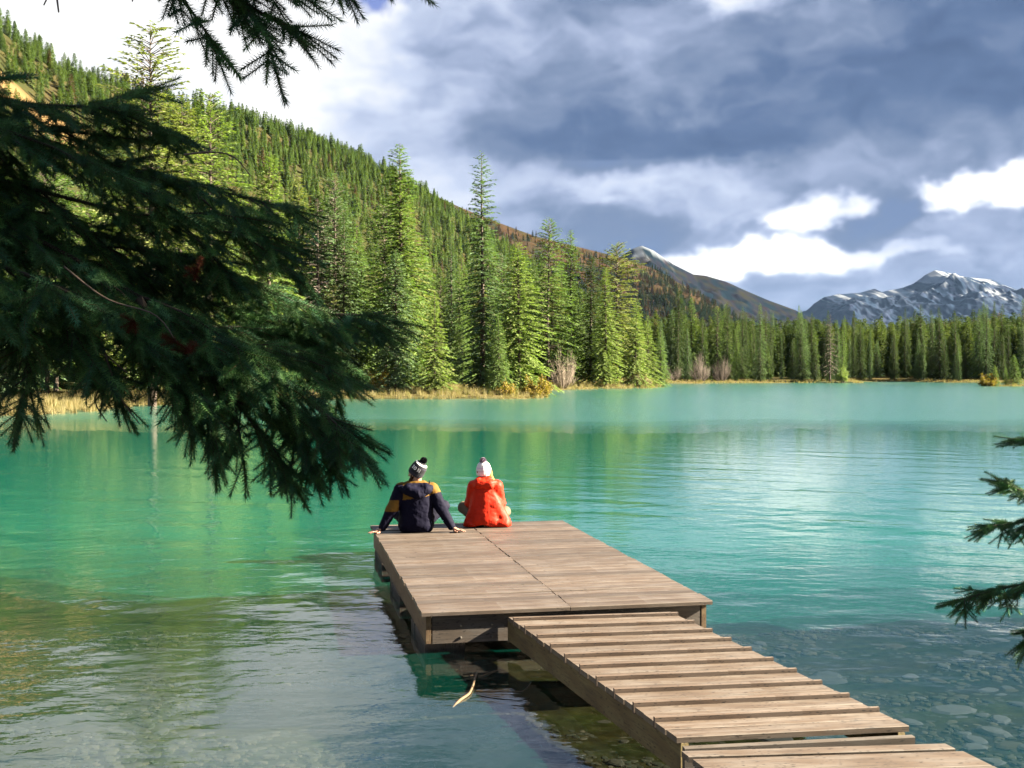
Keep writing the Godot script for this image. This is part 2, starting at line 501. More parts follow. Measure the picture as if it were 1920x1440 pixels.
# ------------------------------------------------------------------ timber
func wood_image(seed_: int, debris: float) -> Array:     # [colour, height]: weathered boards, 1.6 m of length over 0.4 m of width
	var W := 1024
	var H := 256
	var f := FastNoiseLite.new()
	f.seed = seed_; f.noise_type = FastNoiseLite.TYPE_SIMPLEX_SMOOTH; f.frequency = 0.01; f.fractal_octaves = 4
	var g := RandomNumberGenerator.new()
	g.seed = seed_
	var col := Image.create(W, H, false, Image.FORMAT_RGB8)
	var hgt := Image.create(W, H, false, Image.FORMAT_L8)
	for j in H:
		for i in W:
			var fib := f.get_noise_2d(i * 0.22, j * 9.0)
			var fine := f.get_noise_2d(i * 1.2 + 300.0, j * 34.0)
			var blot := f.get_noise_2d(i * 0.3, j * 1.1 + 900.0)
			var v := clampf(0.80 + fib * 0.09 + fine * 0.09 + blot * 0.16, 0.2, 1.0)
			var crack := smoothstep(0.42, 0.5, f.get_noise_2d(i * 0.35 + 77.0, j * 14.0 + 40.0))
			v *= 1.0 - 0.5 * crack
			var grey := clampf(0.5 + blot * 1.3, 0.0, 1.0)
			col.set_pixel(i, j, Color(v, v * lerpf(0.87, 0.94, grey), v * lerpf(0.76, 0.90, grey)))
			hgt.set_pixel(i, j, Color.from_hsv(0, 0, clampf(0.6 + fib * 0.4 + fine * 0.3 - crack * 0.5, 0.0, 1.0)))
	for k in int(debris):                                  # knots, stains and bits of bark
		var c := Vector2i(g.randi_range(8, W - 20), g.randi_range(6, H - 8))
		var big := g.randf_range(1.2, 4.6)
		for dy in range(-4, 5):
			for dx in range(-12, 13):
				var q := Vector2(dx / (big * g.randf_range(1.2, 2.4)), dy / (big * 0.55)).length()
				if q < 1.0 and g.randf() < 0.85:
					var p := col.get_pixel(c.x + dx, clampi(c.y + dy, 0, H - 1))
					col.set_pixel(c.x + dx, clampi(c.y + dy, 0, H - 1), p.lerp(Color(0.2, 0.13, 0.09), 0.75))
	return [ImageTexture.create_from_image(col), ImageTexture.create_from_image(hgt)]

func wood(tex: Array, r: float, g: float, b: float, rough := 0.6) -> StandardMaterial3D:
	var m := mat(r, g, b, rough)
	m.albedo_texture = tex[0]
	m.heightmap_enabled = true
	m.heightmap_texture = tex[1]
	m.heightmap_scale = 0.04
	return m

# a board along X with eased edges; skew slants both ends
func board(L: float, W: float, T: float, skew := 0.0, uoff := 0.0, voff := 0.0, ease := 0.004) -> ArrayMesh:
	var mb := MB.new()
	var hw := W / 2
	var ht := T / 2
	var e := minf(ease, ht * 0.6)
	var prof := [Vector2(-hw, -ht), Vector2(-hw, ht - e), Vector2(-hw + e, ht), Vector2(hw - e, ht), Vector2(hw, ht - e), Vector2(hw, -ht)]   # (z, y)
	var run := [0.0]
	for k in 6: run.append(run[k] + prof[k].distance_to(prof[(k + 1) % 6]))
	for k in 6:
		var a: Vector2 = prof[k]
		var b: Vector2 = prof[(k + 1) % 6]
		var pa := [Vector3(-L / 2 + a.x * skew, a.y, a.x), Vector3(L / 2 + a.x * skew, a.y, a.x), Vector3(L / 2 + b.x * skew, b.y, b.x), Vector3(-L / 2 + b.x * skew, b.y, b.x)]
		var va: float = run[k] / 0.4 + voff
		var vb: float = run[k + 1] / 0.4 + voff
		mb.quad_uv([pa[0], pa[3], pa[2], pa[1]], [Vector2(uoff, va), Vector2(uoff, vb), Vector2(uoff + L / 1.6, vb), Vector2(uoff + L / 1.6, va)], Color.WHITE)
	for s in [-1.0, 1.0]:
		var q := []
		for a in prof: q.append(Vector3(s * L / 2 + a.x * skew, a.y, a.x))
		for k in range(1, 5):
			if s > 0.0: mb.tri(q[0], q[k], q[k + 1], Color.WHITE)
			else: mb.tri(q[0], q[k + 1], q[k], Color.WHITE)
			var n := mb.uv.size()
			for m in 3: mb.uv[n - 3 + m] = Vector2(mb.v[n - 3 + m].y * 2.0 + uoff, mb.v[n - 3 + m].z * 2.0 + voff)
	return mb.mesh()

func put(called: String, mesh: Mesh, m: Material, parent: Node, x: float, y: float, z: float, ry := 0.0, rz := 0.0, rx := 0.0) -> MeshInstance3D:
	return part(called, mesh, m, parent, Transform3D(Basis.from_euler(Vector3(rx, ry, rz)), Vector3(x, y, z)))

# ------------------------------------------------------------------ bodies
# tapered capsules joined with a smooth minimum, meshed as surface nets into mb
func nets(mb: MB, bones: Array, cell: float, k: float, colf: Callable, fold := 0.0, clip = null):
	var lo := Vector3.ONE * 1e9
	var hi := -lo
	for b in bones:
		var r: float = maxf(b[2], b[3]) + cell * 2.5 + fold
		lo = lo.min((b[0] as Vector3).min(b[1]) - Vector3.ONE * r)
		hi = hi.max((b[0] as Vector3).max(b[1]) + Vector3.ONE * r)
	var nx := int((hi.x - lo.x) / cell) + 2
	var ny := int((hi.y - lo.y) / cell) + 2
	var nzz := int((hi.z - lo.z) / cell) + 2
	var f := PackedFloat32Array()
	f.resize(nx * ny * nzz)
	f.fill(1.0)
	for b in bones:
		var a: Vector3 = b[0]
		var ab: Vector3 = b[1] - a
		var ra: float = b[2]
		var rb: float = b[3]
		var l2 := maxf(ab.length_squared(), 1e-9)
		var r := maxf(ra, rb) + maxf(k * 1.5, cell * 3.0)
		var m0 := a.min(b[1]) - Vector3.ONE * r - lo
		var m1 := a.max(b[1]) + Vector3.ONE * r - lo
		for z in range(maxi(0, int(m0.z / cell)), mini(nzz, int(m1.z / cell) + 2)):
			for y in range(maxi(0, int(m0.y / cell)), mini(ny, int(m1.y / cell) + 2)):
				var row := (z * ny + y) * nx
				for x in range(maxi(0, int(m0.x / cell)), mini(nx, int(m1.x / cell) + 2)):
					var pa := lo + Vector3(x, y, z) * cell - a
					var h := clampf(pa.dot(ab) / l2, 0.0, 1.0)
					var d := (pa - ab * h).length() - lerpf(ra, rb, h)
					var e := f[row + x]
					var q := maxf(k - absf(d - e), 0.0)
					f[row + x] = minf(d, e) - q * q * 0.25 / k
	if fold > 0.0 or clip != null:
		for z in nzz:
			for y in ny:
				for x in nx:
					var i := (z * ny + y) * nx + x
					if absf(f[i]) < cell * 4.0 or clip != null and f[i] < 0.0:
						var p := lo + Vector3(x, y, z) * cell
						if fold > 0.0: f[i] += fold * (nz.get_noise_3d(p.x * 230.0, p.y * 130.0, p.z * 230.0) + 0.9 * absf(nz.get_noise_3d(p.x * 210.0 + p.y * 260.0, p.y * 150.0 - p.x * 90.0, p.z * 210.0)))
						if clip != null: f[i] = maxf(f[i], clip.call(p))
	var idx := PackedInt32Array()
	idx.resize(nx * ny * nzz)
	idx.fill(-1)
	var vs := PackedVector3Array()
	var ns := PackedVector3Array()
	var cs := PackedColorArray()
	var off := [0, 1, nx, nx + 1, nx * ny, nx * ny + 1, nx * ny + nx, nx * ny + nx + 1]
	var edges := [[0, 1], [2, 3], [4, 5], [6, 7], [0, 2], [1, 3], [4, 6], [5, 7], [0, 4], [1, 5], [2, 6], [3, 7]]
	for z in nzz - 1:
		for y in ny - 1:
			for x in nx - 1:
				var i := (z * ny + y) * nx + x
				if absf(f[i]) > cell * 3.0: continue
				var g := []
				var neg := 0
				for o in off:
					var e := f[i + o]
					g.append(e)
					if e < 0.0: neg += 1
				if neg == 0 or neg == 8: continue
				var p := Vector3.ZERO
				var cnt := 0
				for e in edges:
					var a: float = g[e[0]]
					var b: float = g[e[1]]
					if (a < 0.0) != (b < 0.0):
						var t := a / (a - b)
						var pa := Vector3(e[0] & 1, (e[0] >> 1) & 1, e[0] >> 2)
						var pb := Vector3(e[1] & 1, (e[1] >> 1) & 1, e[1] >> 2)
						p += pa.lerp(pb, t); cnt += 1
				idx[i] = vs.size()
				var w := lo + (Vector3(x, y, z) + p / cnt) * cell
				vs.append(w)
				ns.append(Vector3(g[1] + g[3] + g[5] + g[7] - g[0] - g[2] - g[4] - g[6], g[2] + g[3] + g[6] + g[7] - g[0] - g[1] - g[4] - g[5], g[4] + g[5] + g[6] + g[7] - g[0] - g[1] - g[2] - g[3]).normalized())
				cs.append(colf.call(w))
	var ax := [1, nx, nx * ny]
	for z in range(1, nzz - 1):
		for y in range(1, ny - 1):
			for x in range(1, nx - 1):
				var i := (z * ny + y) * nx + x
				if absf(f[i]) > cell * 3.0: continue
				for d in 3:
					var a := f[i]
					var b := f[i + ax[d]]
					if (a < 0.0) == (b < 0.0): continue
					var u: int = ax[(d + 1) % 3]
					var w: int = ax[(d + 2) % 3]
					var q := [idx[i - u - w], idx[i - w], idx[i], idx[i - u]]
					if q.min() < 0: continue
					for t in ([0, 3, 2, 0, 2, 1] if a < 0.0 else [0, 1, 2, 0, 2, 3]):
						mb.v.append(vs[q[t]]); mb.n.append(ns[q[t]]); mb.c.append(cs[q[t]]); mb.uv.append(Vector2.ZERO)

# surface of revolution about Y from rows [radius, height, colour]
func lathe(mb: MB, rows: Array, sides: int, xf: Transform3D, squash := 1.0, rib := 0.0):
	for i in rows.size() - 1:
		for k in sides:
			var q := []
			for e in [[i, k], [i + 1, k], [i + 1, k + 1], [i, k + 1]]:
				var a: float = TAU * e[1] / sides
				var r: float = rows[e[0]][0] * (1.0 + (rib if e[1] % 2 == 0 else 0.0))
				q.append(xf * Vector3(cos(a) * r, rows[e[0]][1], sin(a) * r * squash))
			mb.quad(q[0], q[3], q[2], q[1], rows[i][2])

func pompom(mb: MB, c: Vector3, r: float, col: Callable):
	for k in 900:
		var d := Vector3(rng.randfn(), rng.randfn(), rng.randfn()).normalized()
		var s := d.cross(Vector3(0.3, 0.8, 0.5)).normalized() * r * 0.13
		var u := d.cross(s).normalized() * r * 0.13
		var b := c + d * r * 0.45
		var t := c + d * r * rng.randf_range(0.85, 1.08)
		var cc: Color = col.call(d)
		mb.tri(b + s, b - s * 0.5 + u, t, cc)
		mb.tri(b - s * 0.5 + u, b - s * 0.5 - u, t, cc)
		mb.tri(b - s * 0.5 - u, b + s, t, cc)

const SKIN := Color(0.22, 0.12, 0.085)

func hand_bones(w: Vector3, dir: Vector3, thumb: Vector3) -> Array:      # a flat hand leaning on the boards
	var out := []
	var side := dir.cross(Vector3.UP).normalized()
	if side.dot(thumb) < 0.0: side = -side
	var palm := w + dir * 0.055
	palm.y = 0.020
	out.append([w, palm, 0.026, 0.020])
	for k in 4:
		var s := side * (0.032 - 0.0215 * k)
		var kn := w + dir * (0.09 - 0.006 * absf(k - 1.2)) + s
		kn.y = 0.021
		out.append([w + s * 0.5 + Vector3(0, 0.002, 0), kn, 0.018, 0.0115])
		var L: float = [0.070, 0.079, 0.073, 0.056][k]
		var fan := (dir + side * (0.16 - 0.13 * k)).normalized()
		var m := kn + fan * L * 0.5 + Vector3(0, 0.003, 0)
		var t := kn + fan * L
		t.y = 0.0095
		out.append([kn, m, 0.0105, 0.0095])
		out.append([m, t, 0.0095, 0.008])
	var b := w + side * 0.028 + dir * 0.02
	b.y = 0.02
	var b2 := b + (side * 0.8 + dir * 0.55).normalized() * 0.042
	b2.y = 0.014
	out.append([b, b2, 0.014, 0.011])
	out.append([b2, b2 + (side * 0.4 + dir * 0.9).normalized() * 0.03 + Vector3(0, -0.003, 0), 0.011, 0.0085])
	return out

func head_bones(c: Vector3, b: Basis) -> Array:          # head about 0.23 high; b.z points out of the face
	var f := b.z
	var u := b.y
	var s := b.x
	var o := [[c + u * 0.045 - f * 0.018, c + u * 0.045 + f * 0.018, 0.078, 0.074], [c + f * 0.03 - u * 0.005, c + f * 0.055 - u * 0.075, 0.062, 0.036],
		[c - f * 0.03, c - u * 0.11 - f * 0.02, 0.06, 0.052], [c + f * 0.088 + u * 0.022, c + f * 0.110 - u * 0.016, 0.008, 0.013], [c + f * 0.088 - u * 0.052 - s * 0.012, c + f * 0.088 - u * 0.052 + s * 0.012, 0.010, 0.010]]
	for e in [-1.0, 1.0]:
		o.append([c + s * e * 0.076 + u * 0.014 - f * 0.012, c + s * e * 0.076 - u * 0.022 - f * 0.006, 0.014, 0.010])
		o.append([c + s * e * 0.028 + u * 0.032 + f * 0.079, c + s * e * 0.044 + u * 0.028 + f * 0.068, 0.010, 0.010])
	return o

func make_man(pos: Vector3, turn: float):
	var o := thing("person", "person in navy and mustard hooded jacket sitting propped on both hands, dark bobble hat", "person", pos)
	o.rotation.y = turn
	var hc := Vector3(-0.005, 0.755, -0.02)
	var hb := Basis(Vector3.UP, deg_to_rad(180.0 + 52.0)) * Basis(Vector3.RIGHT, deg_to_rad(4.0))
	var wl := Vector3(-0.455, 0.055, 0.07)
	var wr := Vector3(0.475, 0.055, 0.06)
	var sk := func(_p): return SKIN
	var body := MB.new()
	var core := [[Vector3(-0.05, 0.13, -0.01), Vector3(-0.05, 0.45, 0.0), 0.10, 0.095], [Vector3(0.05, 0.13, -0.01), Vector3(0.05, 0.45, 0.0), 0.10, 0.095], [Vector3(-0.15, 0.55, 0.01), Vector3(0.15, 0.55, 0.01), 0.075, 0.075], [Vector3(0, 0.5, 0), Vector3(0, 0.67, -0.02), 0.09, 0.055],
		[Vector3(-0.19, 0.56, 0.01), Vector3(-0.315, 0.30, 0.07), 0.058, 0.045], [Vector3(-0.315, 0.30, 0.07), wl, 0.045, 0.028], [Vector3(0.19, 0.56, 0.01), Vector3(0.325, 0.31, 0.06), 0.058, 0.045], [Vector3(0.325, 0.31, 0.06), wr, 0.045, 0.028],
		[Vector3(-0.09, 0.11, -0.03), Vector3(-0.30, 0.25, -0.36), 0.08, 0.06], [Vector3(-0.30, 0.25, -0.36), Vector3(0.05, 0.07, -0.50), 0.055, 0.04], [Vector3(0.09, 0.11, -0.03), Vector3(0.37, 0.31, -0.20), 0.08, 0.06], [Vector3(0.37, 0.31, -0.20), Vector3(0.18, 0.07, -0.46), 0.055, 0.04]]
	nets(body, core, 0.014, 0.03, sk)
	nets(body, head_bones(hc, hb), 0.006, 0.012, sk)
	nets(body, hand_bones(wl, Vector3(-0.97, 0, 0.22).normalized(), Vector3(0, 0, 1)), 0.0035, 0.006, sk)
	nets(body, hand_bones(wr, Vector3(0.96, 0, 0.26).normalized(), Vector3(0, 0, 1)), 0.0035, 0.006, sk)
	part("body", body.mesh(), M.skin, o)
	var eye := MB.new()
	for e in [-1.0, 1.0]: lathe(eye, [[0.001, -0.011, Color.WHITE], [0.009, -0.006, Color.WHITE], [0.011, 0.0, Color.WHITE], [0.009, 0.006, Color.WHITE], [0.001, 0.011, Color.WHITE]], 8, Transform3D(Basis.IDENTITY, hc + hb * Vector3(e * 0.033, 0.012, 0.072)))
	part("eyes", eye.mesh(), M.dark_cloth, o)
	var beard := MB.new()
	nets(beard, [[hc + hb * Vector3(-0.06, -0.02, 0.01), hc + hb * Vector3(-0.03, -0.085, 0.058), 0.024, 0.03], [hc + hb * Vector3(0.06, -0.02, 0.01), hc + hb * Vector3(0.03, -0.085, 0.058), 0.024, 0.03], [hc + hb * Vector3(-0.03, -0.09, 0.06), hc + hb * Vector3(0.03, -0.09, 0.06), 0.032, 0.032],
		[hc + hb * Vector3(-0.06, 0.0, -0.05), hc + hb * Vector3(0.06, 0.0, -0.05), 0.04, 0.04]], 0.008, 0.02, func(_p): return Color(0.035, 0.018, 0.010), 0.006)
	part("beard", beard.mesh(), M.vcloth, o)
	var navy := Color(0.0014, 0.0017, 0.011)
	var gold := Color(0.10, 0.052, 0.010)
	var jk := MB.new()
	var jcol := func(p: Vector3) -> Color:
		if p.y > 0.625: return gold
		if p.x < -0.225 and p.y < 0.58: return gold if p.y > 0.285 and p.y < 0.425 else navy
		if p.x > 0.185: return gold if p.y > 0.50 + (p.x - 0.185) * 0.2 else navy
		if p.y > 0.455 + p.x * 0.16 and p.y < 0.64: return navy if p.x < -0.175 else gold
		return navy
	nets(jk, [[Vector3(-0.085, 0.10, 0.0), Vector3(-0.085, 0.46, 0.01), 0.15, 0.13], [Vector3(0.085, 0.10, 0.0), Vector3(0.085, 0.46, 0.01), 0.15, 0.13], [Vector3(0, 0.12, 0.02), Vector3(0, 0.50, 0.02), 0.14, 0.13], [Vector3(-0.17, 0.55, 0.01), Vector3(0.17, 0.55, 0.01), 0.092, 0.092], [Vector3(-0.07, 0.60, 0.0), Vector3(0.07, 0.60, 0.0), 0.085, 0.085], [Vector3(0, 0.56, 0.0), Vector3(0, 0.655, -0.015), 0.10, 0.085],
		[Vector3(-0.205, 0.555, 0.01), Vector3(-0.315, 0.30, 0.07), 0.092, 0.078], [Vector3(-0.315, 0.30, 0.07), wl + Vector3(0.02, 0.02, 0), 0.078, 0.054], [Vector3(0.205, 0.555, 0.01), Vector3(0.325, 0.31, 0.06), 0.092, 0.078], [Vector3(0.325, 0.31, 0.06), wr + Vector3(-0.02, 0.02, 0), 0.078, 0.054]],
		0.0105, 0.03, jcol, 0.009, func(p: Vector3) -> float: return maxf(0.006 - p.y, p.y - 0.668))
	part("jacket", jk.mesh(), M.vcloth, o)
	var hood := MB.new()
	nets(hood, [[Vector3(-0.215, 0.575, 0.06), Vector3(-0.11, 0.555, 0.12), 0.045, 0.065], [Vector3(-0.11, 0.555, 0.12), Vector3(0.02, 0.51, 0.155), 0.065, 0.07], [Vector3(0.02, 0.51, 0.155), Vector3(0.13, 0.555, 0.12), 0.07, 0.062], [Vector3(0.13, 0.555, 0.12), Vector3(0.205, 0.585, 0.05), 0.062, 0.04], [Vector3(-0.10, 0.60, 0.085), Vector3(0.11, 0.605, 0.085), 0.045, 0.045]],
		0.0105, 0.03, func(_p): return navy, 0.014)
	part("hood", hood.mesh(), M.vcloth, o)
	var tg := MB.new()
	tg.tube([Vector3(0.17, 0.62, 0.06), Vector3(0.172, 0.655, 0.06), Vector3(0.175, 0.675, 0.06)], [0.004, 0.011, 0.003], 6, Color(0.02, 0.02, 0.02))
	part("cord_toggle", tg.mesh(), M.vcloth, o)
	var tr := MB.new()
	var tcol := func(_p): return Color(0.006, 0.006, 0.014)
	nets(tr, [[Vector3(-0.11, 0.10, -0.02), Vector3(0.11, 0.10, -0.02), 0.095, 0.095], [Vector3(-0.09, 0.11, -0.03), Vector3(-0.30, 0.25, -0.36), 0.095, 0.075], [Vector3(-0.30, 0.25, -0.36), Vector3(0.02, 0.08, -0.48), 0.072, 0.055], [Vector3(0.09, 0.11, -0.03), Vector3(0.37, 0.31, -0.20), 0.095, 0.078], [Vector3(0.37, 0.31, -0.20), Vector3(0.19, 0.09, -0.45), 0.074, 0.055]], 0.013, 0.03, tcol, 0.010, func(p: Vector3) -> float: return 0.004 - p.y)
	part("trousers", tr.mesh(), M.vcloth, o)
	for f in [[Vector3(0.05, 0.05, -0.50), Vector3(0.17, 0.045, -0.60)], [Vector3(0.18, 0.05, -0.47), Vector3(0.10, 0.045, -0.66)]]:
		var sh := MB.new()
		nets(sh, [[f[0], f[1], 0.048, 0.042]], 0.011, 0.02, func(_p): return Color(0.05, 0.035, 0.025), 0.0, func(p: Vector3) -> float: return 0.003 - p.y)
		part("shoe", sh.mesh(), M.vcloth, o)
	# knitted hat, tilted back
	var hx := Transform3D(Basis(Vector3.FORWARD, deg_to_rad(32.0)) * Basis(Vector3.RIGHT, deg_to_rad(14.0)), hc + Vector3(0.0, 0.012, 0.008))
	var black := Color(0.003, 0.003, 0.005)
	var grey := Color(0.013, 0.014, 0.024)
	var white := Color(0.5, 0.5, 0.52)
	var hat := MB.new()
	lathe(hat, [[0.098, -0.02, grey], [0.104, 0.0, grey], [0.105, 0.022, black], [0.1045, 0.034, grey * 0.6], [0.104, 0.048, grey * 0.6], [0.103, 0.052, black], [0.101, 0.086, black], [0.098, 0.108, grey], [0.093, 0.126, black], [0.083, 0.144, white], [0.066, 0.160, black], [0.048, 0.170, black], [0.02, 0.177, black], [0.001, 0.178, black]], 48, hx, 1.06, 0.015)
	var hm := part("knitted_hat", hat.mesh(), M.knit, o)
	var pp := MB.new()
	pompom(pp, hx * Vector3(0.0, 0.200, 0.0), 0.050, func(_d): return Color(0.010, 0.010, 0.012))
	part("pompom", pp.mesh(), M.vcloth, hm)
	# the end of the word knitted round the hat
	var ang := 0.0
	for k in 3:
		var tm := TextMesh.new()
		tm.text = ["I", "O", "N"][k]
		var sf := SystemFont.new()
		sf.font_names = PackedStringArray(["Droid Sans"])
		sf.font_weight = 700
		tm.font = sf
		tm.font_size = 32
		tm.pixel_size = 0.0019
		tm.depth = 0.004
		ang = deg_to_rad([139.0, 117.0, 84.0][k])
		var nrm := Vector3(cos(ang), 0.10, sin(ang)).normalized()
		var right := Vector3.UP.cross(nrm).normalized()
		part("letter", tm, M.white_knit, hm, hx * Transform3D(Basis(right, nrm.cross(right), nrm), Vector3(cos(ang) * 0.1025, 0.081, sin(ang) * 0.1085)))

func make_woman(pos: Vector3, turn: float):
	var o := thing("person", "person in bright orange hooded jacket and white bobble hat sitting cross-legged on the dock", "person", pos)
	o.rotation.y = turn
	var hc := Vector3(-0.01, 0.735, -0.04)
	var hb := Basis(Vector3.UP, deg_to_rad(180.0 + 16.0)) * Basis(Vector3.RIGHT, deg_to_rad(6.0))
	var sk := func(_p): return SKIN * 1.1
	var body := MB.new()
	nets(body, [[Vector3(-0.04, 0.12, -0.01), Vector3(-0.04, 0.45, -0.03), 0.09, 0.08], [Vector3(0.04, 0.12, -0.01), Vector3(0.04, 0.45, -0.03), 0.09, 0.08], [Vector3(-0.13, 0.55, -0.03), Vector3(0.13, 0.55, -0.03), 0.06, 0.06], [Vector3(0, 0.5, -0.02), Vector3(0, 0.66, -0.04), 0.08, 0.05],
		[Vector3(-0.16, 0.55, -0.03), Vector3(-0.19, 0.31, -0.10), 0.048, 0.04], [Vector3(-0.19, 0.31, -0.10), Vector3(-0.06, 0.20, -0.30), 0.04, 0.026], [Vector3(0.16, 0.55, -0.03), Vector3(0.19, 0.31, -0.10), 0.048, 0.04], [Vector3(0.19, 0.31, -0.10), Vector3(0.06, 0.20, -0.30), 0.04, 0.026],
		[Vector3(-0.09, 0.10, -0.03), Vector3(-0.28, 0.23, -0.22), 0.075, 0.055], [Vector3(-0.28, 0.23, -0.22), Vector3(0.06, 0.06, -0.38), 0.05, 0.036], [Vector3(0.09, 0.10, -0.03), Vector3(0.29, 0.16, -0.32), 0.075, 0.055], [Vector3(0.29, 0.16, -0.32), Vector3(-0.06, 0.06, -0.42), 0.05, 0.036]], 0.014, 0.03, sk)
	nets(body, head_bones(hc, hb), 0.006, 0.012, sk)
	for s in [-1.0, 1.0]:            # hands folded in the lap
		var w := Vector3(s * 0.06, 0.20, -0.30)
		var d := Vector3(-s * 0.75, -0.25, -0.6).normalized()
		var hnd := [[w, w + d * 0.07, 0.024, 0.026]]
		for k in 4:
			var kn := w + d * 0.075 + Vector3(0, 0.024 - 0.017 * k, 0.006 * k)
			var m := kn + (d + Vector3(0, -0.25, 0.1)).normalized() * 0.034
			hnd.append([kn, m, 0.0095, 0.009]); hnd.append([m, m + (d + Vector3(-s * 0.4, -0.5, 0.4)).normalized() * [0.03, 0.034, 0.031, 0.024][k], 0.009, 0.0075])
		hnd.append([w + d * 0.03 + Vector3(0, 0.02, 0), w + d * 0.06 + Vector3(0, 0.042, 0), 0.011, 0.0085])
		nets(body, hnd, 0.004, 0.006, sk)
	part("body", body.mesh(), M.skin, o)
	var eye := MB.new()
	for e in [-1.0, 1.0]: lathe(eye, [[0.001, -0.011, Color.WHITE], [0.009, -0.006, Color.WHITE], [0.011, 0.0, Color.WHITE], [0.009, 0.006, Color.WHITE], [0.001, 0.011, Color.WHITE]], 8, Transform3D(Basis.IDENTITY, hc + hb * Vector3(e * 0.033, 0.012, 0.072)))
	part("eyes", eye.mesh(), M.dark_cloth, o)
	var hair := MB.new()
	nets(hair, [[hc + Vector3(-0.05, 0.0, 0.03), hc + Vector3(0.06, 0.0, 0.02), 0.055, 0.055], [hc + Vector3(0.05, -0.02, 0.02), hc + Vector3(0.12, -0.14, 0.05), 0.055, 0.045], [hc + Vector3(0.12, -0.14, 0.05), hc + Vector3(0.16, -0.36, 0.05), 0.045, 0.022]], 0.009, 0.025, func(_p): return Color(0.20, 0.095, 0.035), 0.012)
	part("hair", hair.mesh(), M.vcloth, o)
	var orange := Color(0.36, 0.014, 0.0015)
	var oc := func(p: Vector3) -> Color: return orange
	var jk := MB.new()
	nets(jk, [[Vector3(0, 0.10, 0.02), Vector3(0, 0.50, -0.01), 0.13, 0.11], [Vector3(-0.085, 0.10, 0.01), Vector3(-0.075, 0.46, -0.02), 0.13, 0.105], [Vector3(0.085, 0.10, 0.01), Vector3(0.075, 0.46, -0.02), 0.13, 0.105], [Vector3(-0.24, 0.03, 0.02), Vector3(-0.10, 0.30, 0.0), 0.05, 0.09], [Vector3(0.29, 0.04, 0.0), Vector3(0.13, 0.30, 0.0), 0.075, 0.11], [Vector3(-0.20, 0.045, 0.07), Vector3(0.27, 0.045, 0.05), 0.05, 0.07],
		[Vector3(-0.12, 0.54, -0.03), Vector3(0.13, 0.54, -0.03), 0.085, 0.09], [Vector3(0, 0.54, -0.03), Vector3(0, 0.63, -0.045), 0.09, 0.082],
		[Vector3(-0.155, 0.54, -0.03), Vector3(-0.20, 0.31, -0.10), 0.08, 0.066], [Vector3(-0.20, 0.31, -0.10), Vector3(-0.07, 0.21, -0.29), 0.062, 0.05], [Vector3(0.165, 0.54, -0.03), Vector3(0.215, 0.31, -0.10), 0.085, 0.075], [Vector3(0.215, 0.31, -0.10), Vector3(0.07, 0.21, -0.29), 0.07, 0.05]],
		0.0105, 0.03, oc, 0.008, func(p: Vector3) -> float: return maxf(0.006 - p.y + maxf(0.0, 0.035 - absf(p.x + 0.03) * 0.28), p.y - 0.655))
	part("jacket", jk.mesh(), M.orange_cloth, o)
	var hood := MB.new()
	nets(hood, [[Vector3(-0.185, 0.575, 0.03), Vector3(-0.09, 0.59, 0.085), 0.04, 0.06], [Vector3(-0.09, 0.59, 0.085), Vector3(0.06, 0.575, 0.10), 0.06, 0.065], [Vector3(0.06, 0.575, 0.10), Vector3(0.145, 0.60, 0.035), 0.06, 0.04], [Vector3(-0.08, 0.645, 0.03), Vector3(0.07, 0.645, 0.03), 0.04, 0.04]], 0.0105, 0.03, oc, 0.016)
	part("hood", hood.mesh(), M.orange_cloth, o)
	var tr := MB.new()
	nets(tr, [[Vector3(-0.10, 0.09, -0.02), Vector3(0.10, 0.09, -0.02), 0.085, 0.085], [Vector3(-0.09, 0.10, -0.03), Vector3(-0.28, 0.235, -0.20), 0.09, 0.082], [Vector3(-0.28, 0.235, -0.20), Vector3(-0.02, 0.07, -0.37), 0.078, 0.05], [Vector3(0.09, 0.10, -0.03), Vector3(0.29, 0.16, -0.32), 0.09, 0.072], [Vector3(0.29, 0.16, -0.32), Vector3(0.0, 0.07, -0.41), 0.068, 0.05]], 0.013, 0.03, func(_p): return Color(0.10, 0.075, 0.052), 0.008, func(p: Vector3) -> float: return 0.004 - p.y)
	part("trousers", tr.mesh(), M.vcloth, o)
	for f in [[Vector3(0.06, 0.045, -0.39), Vector3(0.17, 0.04, -0.45)], [Vector3(-0.06, 0.045, -0.43), Vector3(-0.18, 0.04, -0.47)]]:
		var sh := MB.new()
		nets(sh, [[f[0], f[1], 0.044, 0.038]], 0.011, 0.02, func(_p): return Color(0.10, 0.08, 0.07), 0.0, func(p: Vector3) -> float: return 0.003 - p.y)
		part("shoe", sh.mesh(), M.vcloth, o)
	var hx := Transform3D(Basis(Vector3.FORWARD, deg_to_rad(-4.0)) * Basis(Vector3.RIGHT, deg_to_rad(6.0)), hc + Vector3(0, 0.005, 0.008))
	var white := Color(0.55, 0.52, 0.53)
	var mauve := Color(0.33, 0.22, 0.32)
	var hat := MB.new()
	lathe(hat, [[0.096, -0.045, white], [0.101, -0.02, white], [0.101, 0.012, mauve], [0.100, 0.022, white], [0.098, 0.046, white], [0.095, 0.054, mauve * 1.5], [0.092, 0.066, white], [0.078, 0.10, white], [0.056, 0.125, white], [0.025, 0.139, white], [0.001, 0.142, white]], 48, hx, 1.06, 0.015)
	var hm := part("knitted_hat", hat.mesh(), M.knit, o)
	var pp := MB.new()
	pompom(pp, hx * Vector3(0.0, 0.152, 0.012), 0.048, func(_d): return Color(0.035, 0.016, 0.04) if rng.randf() < 0.5 else Color(0.45, 0.36, 0.45))
	part("pompom", pp.mesh(), M.vcloth, hm)

